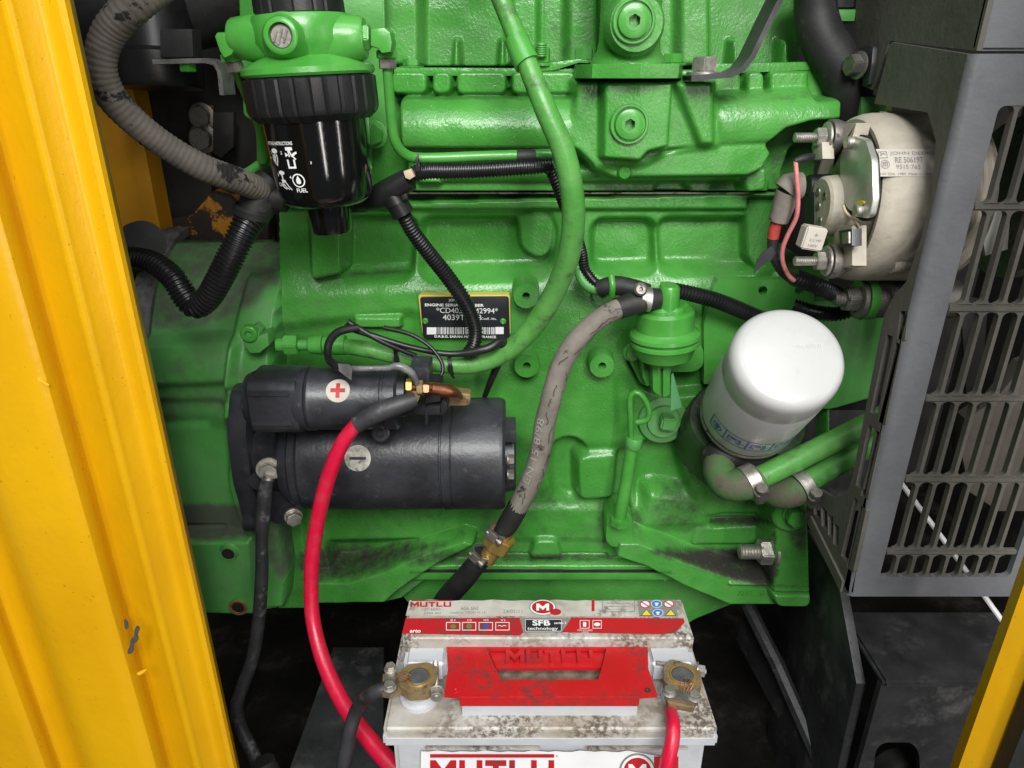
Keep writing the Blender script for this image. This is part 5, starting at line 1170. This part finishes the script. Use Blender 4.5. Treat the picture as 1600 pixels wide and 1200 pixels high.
# left strip + right end of the grille from the photograph at row three
xl = XG + .0; w0 = P(1468, 560, Yg).x - P(1414, 560, Yg).x
xi = P(1461, 560, Yg).x; pitch = 28.6*S(1480, 619, Yg)
bw = 6.2*S(1480, 560, Yg); XE = xi + pitch*8
th_g = .006
def gbox(x0, x1, z0, z1, name, mat, dep=th_g, bev=.0012, y=Yg): return link(name, box(((x0+x1)/2, y+dep/2, (z0+z1)/2), (x1-x0, dep, z1-z0), bev), mat, gd)
er = .007; zt0, zb0 = gz(165), gz(902); rc = .006
win = rnd([(xi, zb0), (XE, zb0), (XE, zt0), (xi, zt0)], rc)
link('frame', prism3([(XG+er, Yg, zbot), (XE+.06, Yg, zbot), (XE+.06, Yg, ztop), (XG+er, Yg, ztop)], (0, .006, 0), 0, holes=[[(x_, Yg, z_) for x_, z_ in win]]), m_guard, gd)
cv = [(XG+er-er*math.sin(a), Yg+er-er*math.cos(a)) for a in np.linspace(0, PI/2, 9)]
cv += [(XG+.003, Yg+er), (XG+er, Yg+.004)]
link('rounded_edge', prism3([(x_, y_, zbot) for x_, y_ in cv], (0, 0, ztop-zbot), 0, ang=50), m_guard, gd)
zr = [(gz(a), gz(b)) for a, b in ys]
for i in range(len(ys)-1):
    gbox(xi, XE, zr[i+1][0], zr[i][1], 'cross_bar', m_guarddirty, th_g, .0015)
def barseg(xc, z0, z1):
    r = min(.0045, (z1-z0)*.3); hw = bw/2; pts = []
    for k_ in range(5):
        a = PI/2*k_/4; pts.append((hw + r - r*math.sin(a), z0 + r - r*math.cos(a)))
    right = pts; top = [(x_, z1-(z_-z0)) for x_, z_ in reversed(pts)]
    outl = right + top; outl += [(-x_, z_) for x_, z_ in reversed(outl)]
    return prism3([(xc + x_, Yg+.0005, z_) for x_, z_ in outl], (0, th_g, 0), .0008, 1)
for (z1, z0) in zr:
    for j in range(1, 8):
        link('slot_bar', barseg(xi + pitch*j - bw/2, z0, z1), m_guarddirty, gd)
# side wall of the guard, at constant X
side = [(0, 0), (0, 0), (0, 0), (1326, 927), (1257, 808), (1262, 786), (1280, 764), (1296, 774), (1312, 777), (1325, 766), (1332, 745), (1381, 492), (1396, 464), (1416, 440), (1440, 370), (1456, 300), (1462, 220), (1450, 176), (1366, 162), (1392, 66)]
def gside(pts, X=None, r=0):
    if r: pts = rnd(pts, r)
    return [PX(x, y, (XG if X is None else X)) for x, y in pts]
edge_top = Vector((XG, Yg+er+.0003, ztop)); edge_bot = Vector((XG, Yg+er+.0003, zbot))
sp_ = [edge_top, edge_bot] + gside(side[3:])
sl = [[(1408, 486), (1417, 486), (1412, 533), (1403, 529)], [(1387, 522), (1394, 526), (1369, 650), (1361, 644)], [(1401, 534), (1407, 540), (1381, 664), (1373, 658)],
      [(1358, 664), (1365, 670), (1347, 766), (1338, 758)], [(1370, 672), (1376, 678), (1354, 780), (1346, 774)], [(1336, 778), (1343, 784), (1323, 880), (1315, 868)], [(1346, 790), (1352, 796), (1331, 894), (1324, 886)],
      [(1272, 780), (1279, 782), (1280, 812), (1273, 804)], [(1284, 792), (1290, 795), (1291, 828), (1285, 822)], [(1295, 804), (1300, 807), (1300, 842), (1295, 836)], [(1304, 818), (1309, 822), (1308, 856), (1303, 850)]]
link('side_wall', prism3(sp_, (.004, 0, 0), 0, holes=[gside([(sum(p[0] for p in s_)/4 + (x - sum(p[0] for p in s_)/4)*(1.0 if y > 770 else 1.0) + (1.6 if k_ in (1, 2) else -1.2), y) for k_, (x, y) in enumerate(s_)], r=2) for s_ in sl]), m_guarddirty, gd)
link('lower_lip', prism3([edge_bot, edge_bot + Vector((0, 0, .012))] + gside([(1270, 806), (1266, 818)]), (-.003, 0, 0), .001), m_guarddirty, gd)
up = thing('upper_shroud', 'dull grey upper shroud panel above the fan guard, with bolt', 'panel', P(1450, 60, -.15))
link('panel', prism3([Vector((XG+.004, Yg+.004, ztop+.002)), Vector((XG+.004, Yg+.004, ztop+.3))] + [PX(x, y, XG+.004) for x, y in ((1342, -260), (1335, 130), (1362, 140), (1372, 120), (1390, 64))], (.004, 0, 0), 0), m_guarddirty, up)
link('front_panel', box((XG+.004+.15, Yg+.008, ztop+.002+.15), (.30, .006, .30), .002), m_guard, up)
link('slot_tab', prism3(gside(rnd([(1338, 76), (1355, 70), (1364, 72), (1362, 100), (1356, 134), (1348, 134)], 4), XG-.001), (.004, 0, 0), .001), m_frame, up)
link('bolt', hexhead(PX(1342, 102, XG-.006), (-1, -.25, 0), .0095, .009, 1.25), m_dullsteel, up)
# things behind the guard
fanr = thing('fan_shroud', 'dusty tan radiator fan shroud seen through the guard slots', 'shroud', P(1530, 700, .1))
link('panel', plate([(1500, 700), (1510, 655), (1555, 625), (1600, 570), (1800, 500), (1800, 800), (1560, 800), (1515, 770)], .0, .02, .004), m_shroud, fanr)
link('fan_blade', prism3([P(x, y, -.08) for x, y in ((1500, 460), (1545, 470), (1530, 640), (1510, 620))], (.0, .003, 0), .001), m_dark, fanr)
link('pulley', lathe(P(1575, 310, -.10), (1, 0, 0), [(0, 0), (0, .07), (.008, .072), (.012, .05), (.02, .05), (.024, .072), (.03, .07), (.03, 0)], 48), m_dullsteel, fanr)
link('bracket', plate([(1530, 340), (1580, 320), (1575, 390), (1540, 400)], -.15, .004, .001), m_aluplate, fanr)
ws = pipe('white_rod', 'thin white rod slanting behind the fan guard', [(1408, 755, -.12), (1470, 838, -.14), (1560, 962, -.17), (1585, 1000, -.18)], 4, m_labelclean, 'rod', 8)
# ------------------------------------------------------------------ battery
Zd, Zr = .564, .594; Yf, Yb, Yq = -.385, -.280, -.326
xL, xR = PZ(597, 1142, Zd).x, PZ(1124, 1142, Zd).x; xm = (xL+xR)/2
bt = thing('car_battery', 'grey car battery with red handle and worn labels in the foreground', 'battery', (xm, -.33, Zd-.19))
link('case', box((xm, (Yf+Yb)/2+.002, Zd-.11), (xR-xL-.010, Yb-Yf-.008, .19), .004), m_batt, bt)
lid = link('lid', box((xm, (Yf+Yb)/2, Zd-.0085), (xR-xL, Yb-Yf, .017), .003, None, 3), m_batttop, bt)
link('lid_skirt', box((xm, (Yf+Yb)/2-.0006, Zd-.0125), (xR-xL+.0012, Yb-Yf+.0008, .0105), .002), m_batt, bt)
# raised ridge at the back
rx0, rx1 = PZ(628, 998, Zr).x, PZ(1086, 998, Zr).x
ridge = link('ridge', box(((rx0+rx1)/2, (Yq+Yb)/2, (Zd+Zr)/2), (rx1-rx0, Yb-Yq, Zr-Zd), .0025, None, 3), m_batttop, bt)
# low shoulders in front of the ridge
for a, b in ((631, 700), (1012, 1086)):
    p0, p1 = PZ(a, 1025, Zd+.020).x, PZ(b, 1025, Zd+.020).x
    link('shoulder', box(((p0+p1)/2, Yq-.006, Zd+.0095), (p1-p0, .020, .020), .004, None, 3), m_batt, bt)
hz0 = Zd + .021
def hp2(px, py, Z=hz0): return PZ(px, py, Z)
# plinth below the handle
pq = [hp2(722, 1104, Zd+.009), hp2(996, 1104, Zd+.009), Vector((hp2(1000, 1050, Zd).x, Yq-.001, Zd+.004)), Vector((hp2(715, 1050, Zd).x, Yq-.001, Zd+.004))]
link('plinth', prism3([Vector((v.x, v.y, Zd+.009)) for v in pq], (0, 0, -.009), .0015), m_batt, bt)
link('window_floor', prism3([hp2(762, 1045, Zd+.0095), hp2(946, 1045, Zd+.0095), hp2(940, 1075, Zd+.0095), hp2(775, 1075, Zd+.0095)], (0, 0, -.001), 0), M('soiled_floor', (.16, .12, .085), .7, var=.4, ns=120), bt)
# red handle: a flat frame with a window; the recessed back strip carries raised letters
oh = [hp2(697, 999), hp2(1012, 999), hp2(1013, 1045), hp2(1027, 1085), hp2(1000, 1087), hp2(718, 1087), hp2(694, 1085), hp2(700, 1045)]
ih = [hp2(760, 1013), hp2(948, 1013), hp2(935, 1062), hp2(783, 1062)]
hd = link('handle', prism3(oh, (0, 0, -.003), 0, holes=[ih]), m_handle, bt)
fv = [hp2(718, 1087), hp2(1000, 1087)]
link('handle_front', box(((fv[0].x+fv[1].x)/2, fv[0].y+.0014, hz0-.0055), (fv[1].x-fv[0].x, .004, .010), .0008), m_handle, bt)
rb_ = [hp2(762, 1014, hz0-.004), hp2(946, 1014, hz0-.004), hp2(940, 1043, hz0-.004), hp2(775, 1043, hz0-.004)]
rec = link('recess', prism3(rb_, (0, 0, -.003), .0004), m_handle, hd)
def raised(s, f, h, wd, out, mat, parent, name='lettering', bold=.0):
    V, F = text_geo(s, bold); sxx = wd/V[:, 0].max()
    pts = [f(x*sxx, y*h, 0) for x, y in V]; me = bpy.data.meshes.new('r'); me.from_pydata([tuple(p) for p in pts], [], F)
    bm = bmesh.new(); bm.from_mesh(me); bpy.data.meshes.remove(me)
    nrm = (f(1, 0)-f(0, 0)).cross(f(0, 1)-f(0, 0)).normalized()
    g = bmesh.ops.extrude_face_region(bm, geom=bm.faces[:]); vs = [e for e in g['geom'] if isinstance(e, bmesh.types.BMVert)]
    bmesh.ops.translate(bm, vec=nrm*out, verts=vs)
    return link(name, from_bm('r', bm), mat, parent)
tp0 = hp2(790, 1038, hz0-.0038); tp1 = hp2(928, 1038, hz0-.0038); tt = hp2(790, 1019, hz0-.0038)
for pc9 in [block_word('MUTLU', 0, 0, tt.y-tp0.y, tp1.x-tp0.x)]:
    bm = bmesh.new()
    for p in pc9: bm.faces.new([bm.verts.new(tp0 + Vector((x, y, 0))) for x, y in p])
    g = bmesh.ops.extrude_face_region(bm, geom=bm.faces[:]); bmesh.ops.translate(bm, vec=(0, 0, .003), verts=[e for e in g['geom'] if isinstance(e, bmesh.types.BMVert)])
    link('lettering', from_bm('letters', bm), m_handle, rec)
for px_ in (712, 1012): link('rivet_hole', lathe(hp2(px_, 1079), (0, 0, 1), [(0, .0024), (.0006, .0022), (.0006, .0012), (-.001, 0)], 14), m_dark if px_ > 800 else m_handle, hd)
# labels on the ridge: map photograph pixels onto its level top
zl = Zr + .0004
def lm(x, y, out=0): return PZ(x, y, zl+out)
wob_ = lambda a, b, y, am, n=26, s_=0: [(a+(b-a)*i/n, y + am*math.sin(i*2.1+s_) + am*.6*math.sin(i*5.3+s_)) for i in range(n+1)]
lab = link('top_label', shape2(lm, [wob_(640, 1060, 938, .8) + [(1064, 938), (1070, 964)] + [(634, 962)]]), m_label, bt, 'torn white label along the ridge')
def ltxt(s, x, y, h, wd, bold=0.0, o=.0003): # text placed in photograph units on the ridge
    a = lm(x, y, o); b = lm(x+wd, y, o); c = lm(x, y-h, o)
    return text_mesh(s, flatmap(a, (1, 0, 0), (0, 1, 0)), c.y-a.y, b.x-a.x, bold=bold)
link('brand', shape2(lambda x, y, o=0: lm(x, -y, o), block_word('MUTLU', 641, -948, 7.6, 64) + [rect(643, -939.2, 706, -937.8)], .0003), m_redink, lab)
link('small_print', merge(ltxt('12V 60Ah', 660, 954, 4.5, 28), ltxt('540A EN', 662, 959.5, 3, 26), ltxt('60A SAE', 720, 953, 5, 28), ltxt('made in  T520110 13', 704, 958.5, 3, 54), ltxt('24/01/11', 786, 958, 5.5, 30)), m_greyink, lab)
redp = [(634, 966), (812, 965), (818, 988), (812, 993), (628, 990)]
link('red_band', shape2(lm, [redp]), m_redink, lab)
link('red_band', shape2(lm, [[(893, 965), (1068, 966), (1070, 972), (1055, 989), (1030, 991), (878, 988)]]), m_redink, lab)
gb = link('grey_band', shape2(lm, [[(813, 965), (892, 965), (879, 988), (819, 988)]]), m_greyink, lab)
bb = link('black_box', shape2(lm, [rect(820, 967, 878, 987)], .0002), m_blackink, gb)
link('lettering', merge(ltxt('SFB', 832, 977.5, 8.5, 28, .03, .0006), ltxt('technology', 824, 985.5, 6, 48, .01, .0006), ltxt('series 2', 866, 975, 3.5, 19, .02, .0006), shape2(lm, frame2(820.5, 967.5, 877.5, 986.5, .7), .0005)), m_whiteink, bb)
ic = []
for cx in (708, 733, 759, 785):
    ic += frame2(cx-11, 972, cx+11, 985, 1.0)
link('print', merge(shape2(lm, ic + line2([(778, 978), (781, 977), (784, 979), (787, 977), (791, 978)], .9) + frame2(906, 969, 921, 982, .8) + frame2(926, 969, 940, 982, .8) + [circ(933, 975.5, 5, 3, 10), rect(911, 972, 916, 979)], .0004), ltxt('E1', 704, 970.5, 3, 7), ltxt('C2', 730, 970.5, 3, 7), ltxt('W3', 755, 970.5, 3, 8), ltxt('V1', 782, 970.5, 3, 7), ltxt('arto', 640, 988.5, 5, 17, .03), ltxt('TOP SECURED', 902, 986, 2.4, 24), ltxt('LOCK', 909, 989, 2.4, 11)), m_whiteink, lab)
link('icon_fill', shape2(lm, [circ(708, 979, 4.5, 3.5, 10), circ(733, 978.5, 4.5, 3.8, 10)], .0005), M('green_ink', (.10, .22, .05), .5), lab)
link('icon_fill', shape2(lm, [circ(759, 979, 4, 4.2, 10)], .0005), m_blueink, lab)
# round emblem
em = link('emblem', shape2(lm, [circ(848, 949, 21, 12.5, 28)], .0003), m_greyink, lab, 'round red emblem with a white letter M')
link('emblem_ring', shape2(lm, [circ(848, 949, 19.5, 11.6, 28)], .0005), m_labelclean, em)
link('emblem_disc', merge(shape2(lm, [circ(848, 948.5, 17, 10, 28)], .0007), shape2(lm, [circ(868, 956, 9, 5, 16)], .0006)), m_redink, em)
link('letter', shape2(lambda x, y, o=0: lm(x, -y, o), block_word('M', 838, -954, 11, 20), .0010), m_whiteink, em)
link('red_slip', shape2(lm, [rect(924.5, 937, 929, 955)], .0004), m_redink, lab)
link('info_frame', merge(shape2(lm, frame2(941, 937.5, 992, 956, .9), .0004), shape2(lm, [rect(947, 942, 985, 942.7), rect(946, 947, 985, 947.6), rect(950, 952, 980, 952.5)], .0004)), m_greyink, lab)
wp = link('warning_panel', shape2(lm, [[(996, 937.5), (1054, 937), (1060, 963), (999, 963)]], .0003), m_greyink, lab, 'grey panel of six hazard symbols')
for cx, cy, kk in ((1008, 944, 'r'), (1026, 943.5, 'b'), (1045, 943.5, 'r'), (1010, 957, 'y'), (1028, 957.5, 'b'), (1048, 957, 'y')):
    if kk == 'y':
        t_ = link('hazard_symbol', shape2(lm, [[(cx-9, cy+5), (cx+9, cy+5), (cx, cy-5.5)]], .0005), m_blackink, wp)
        link('fill', shape2(lm, [[(cx-7.2, cy+4.2), (cx+7.2, cy+4.2), (cx, cy-4.3)]], .0007), m_yellowink, t_)
    elif kk == 'b':
        t_ = link('hazard_symbol', shape2(lm, [circ(cx, cy, 8.5, 6, 20)], .0005), m_whiteink, wp)
        f_ = link('fill', shape2(lm, [circ(cx, cy, 7.6, 5.3, 20)], .0007), M('sign_blue', (.03, .19, .50), .4) if 'm_sb' not in globals() else m_sb, t_)
        m_sb = f_.data.materials[0]
        link('pictogram', shape2(lm, [rect(cx-3, cy-1.8, cx+3, cy+.4), rect(cx-2, cy+.6, cx+2, cy+3)], .0009), m_labelclean, t_)
    else:
        t_ = link('hazard_symbol', shape2(lm, [circ(cx, cy, 8.5, 6, 20)], .0005), m_redink, wp)
        link('fill', shape2(lm, [circ(cx, cy, 6.8, 4.8, 20)], .0007), m_labelclean, t_)
        link('pictogram', shape2(lm, line2([(cx-5, cy-3.2), (cx+5, cy+3.2)], 1.5), .0009), m_redink, t_)
# front label
YfL = Yf - .0002 + .006
fz = lambda px, py: P(px, py, YfL - .0022)
def fm(x, y, out=0): return P(x, y, Yf + .0020 - out)
fl2 = link('front_label', shape2(fm, [wob_(658, 980, 1174, 1.0) + [(1056, 1186), (1056, 1260), (656, 1260)]]), m_labelclean, bt, 'white front label with large red letters')
k9 = S(760, 1200, Yf)
link('brand', shape2(lambda x, y, o=0: fm(x, -y, o), block_word('MUTLU', 672, -1224, 36, 194) + [rect(672, -1184, 866, -1178.5)], .0006), m_redink, fl2)
link('registered_mark', text_mesh('R', flatmap(fm(869, 1183, .0006), (1, 0, 0), (0, 0, 1)), 4*k9), m_redink, fl2)
em2 = link('emblem', shape2(fm, [circ(996, 1206, 29, n=30)], .0004), m_greyink, fl2)
link('emblem_ring', shape2(fm, [circ(996, 1206, 26, n=30)], .0006), m_labelclean, em2)
link('emblem_disc', merge(shape2(fm, [circ(996, 1206, 22, n=30)], .0008), shape2(fm, [rect(1022, 1182, 1060, 1240)], .0005)), m_redink, em2)
link('letter', shape2(lambda x, y, o=0: fm(x, -y, o), block_word('M', 982, -1216, 22, 28), .001), m_whiteink, em2)
link('case_rib', box(((xL+xR)/2-.05, Yf+.0015, Zd-.0215), (.085, .003, .0016), .0003), m_batttop, bt); link('case_rib', box(((xL+xR)/2+.065, Yf+.0015, Zd-.0215), (.075, .003, .0016), .0003), m_batttop, bt)
struct('battery_tray', box((xm, -.33, Zd-.215), (xR-xL+.06, .16, .012), .002), m_frame)
for sx_ in (-1, 1): struct('tray_leg', box((xm+sx_*.11, -.33, (Zd-.221+.10)/2), (.03, .12, Zd-.221-.10), .002), m_frame)
# terminals
def terminal(px, py):
    c = PZ(px, py, Zd); o = link('terminal_collar', lathe(c, (0, 0, 1), [(0, .0150), (.003, .0148), (.004, .0120), (.008, .0115), (.008, 0)], 32), m_batt, bt); return c
tL = terminal(656, 1090); tR = terminal(1062, 1088)
def clamp(name, label, c, d, ln, mat, thk=.009):
    """battery post clamp: jaw round the post, tail along d, bolts"""
    t = thing(name, label, 'battery clamp', c); z = c.z+.012; d = Vector(d).normalized(); n = Vector((-d.y, d.x, 0))
    po = link('jaw', prism3([Vector((c.x, c.y, z)) + d*a + n*b for a, b in rnd([(-.013, .006), (-.007, .014), (.007, .014), (.014, .007), (.015, -.006), (.008, -.0135), (-.007, -.014), (-.015, -.008)], .0015)], (0, 0, thk), .001), mat, t)
    link('lead_post', lathe(Vector((c.x, c.y, z-.006)), (0, 0, 1), [(0, .0088), (thk+.0065, .0082), (thk+.007, .0075), (thk+.007, 0)], 32), M('lead_grey', (.16, .16, .165), .5, .6, var=.25, ns=80), t)
    link('post_rim', lathe(Vector((c.x, c.y, z+thk)), (0, 0, 1), [(0, .0098), (.0010, .0094), (.0010, .0083)], 32), m_brass, t)
    link('pinch_bolt', hexhead(Vector((c.x, c.y, z+thk*.5)) - d*.013 + n*.011, n, .0048, .005, 1.3), m_steel, t)
    link('pinch_bolt', stud(Vector((c.x, c.y, z+thk*.5)) - d*.013 - n*.020, n, .0024, .038), m_steel, t)
    e = Vector((c.x, c.y, z)) + d*ln
    link('tail', prism3([Vector((c.x, c.y, z+.001)) + d*a + n*b for a, b in ((.012, .007), (ln, .011), (ln+.006, .009), (ln+.006, -.009), (ln, -.011), (.012, -.007))], (0, 0, .005), .001), mat, t)
    link('saddle', prism3([Vector((c.x, c.y, z+.0062)) + d*a + n*b for a, b in ((ln-.004, .012), (ln+.004, .012), (ln+.004, -.012), (ln-.004, -.012))], (0, 0, .004), .001), m_dullsteel, t)
    for s_ in (-1, 1): link('screw', hexhead(e + n*(s_*.009) + Vector((0, 0, .0102)), (0, 0, 1), .0040, .0035, 1.25), m_steel, t)
    rg2 = random.Random(2)
    for i in range(5):
        a = e - d*.004 + n*rg2.uniform(-.005, .005) + Vector((0, 0, .010)); link('wire_strand', sweep([a, a - d*.006 + n*rg2.uniform(-.004, .004) + Vector((0, 0, .004)), a - d*.012 + n*rg2.uniform(-.006, .006) + Vector((0, 0, rg2.uniform(-.001, .003)))], .0004, 6), m_dullcopper, t)
    return e
eL = clamp('negative_clamp', 'brass battery clamp on the left terminal with frayed wire', tL, (-1, -.12, 0), .021, m_dullbrass)
eR = clamp('positive_clamp', 'dull brass battery clamp on the right terminal', tR, (-.25, -1, 0), .020, m_dullbrass)
nc = thing('negative_cable', 'worn black cable leaving the left battery clamp', 'cable', eL)
link('sheath', sweep([eL + Vector((.004, -.001, .004)), eL + Vector((-.012, -.004, .000)), P(560, 1105, -.335), P(545, 1150, -.34), P(533, 1225, -.345)], [.0048, .0052, .0058, .0060, .0062], 16), m_blackcable, nc)
pc_ = thing('positive_cable', 'short bright red cable dropping over the battery front at right', 'cable', eR)
link('sheath', sweep([eR + Vector((.002, .006, .006)), P(1049, 1106, -.375) , P(1052, 1130, -.392), P(1050, 1160, -.402), P(1043, 1190, -.408), P(1036, 1230, -.412)], [.0040, .0044, .0049, .0052, .0053, .0054], 18), m_redcable, pc_)
print('TRIS', sum(len(o.data.loop_triangles) if not o.data.calc_loop_triangles() else 0 for o in bpy.data.objects if o.type == 'MESH'))
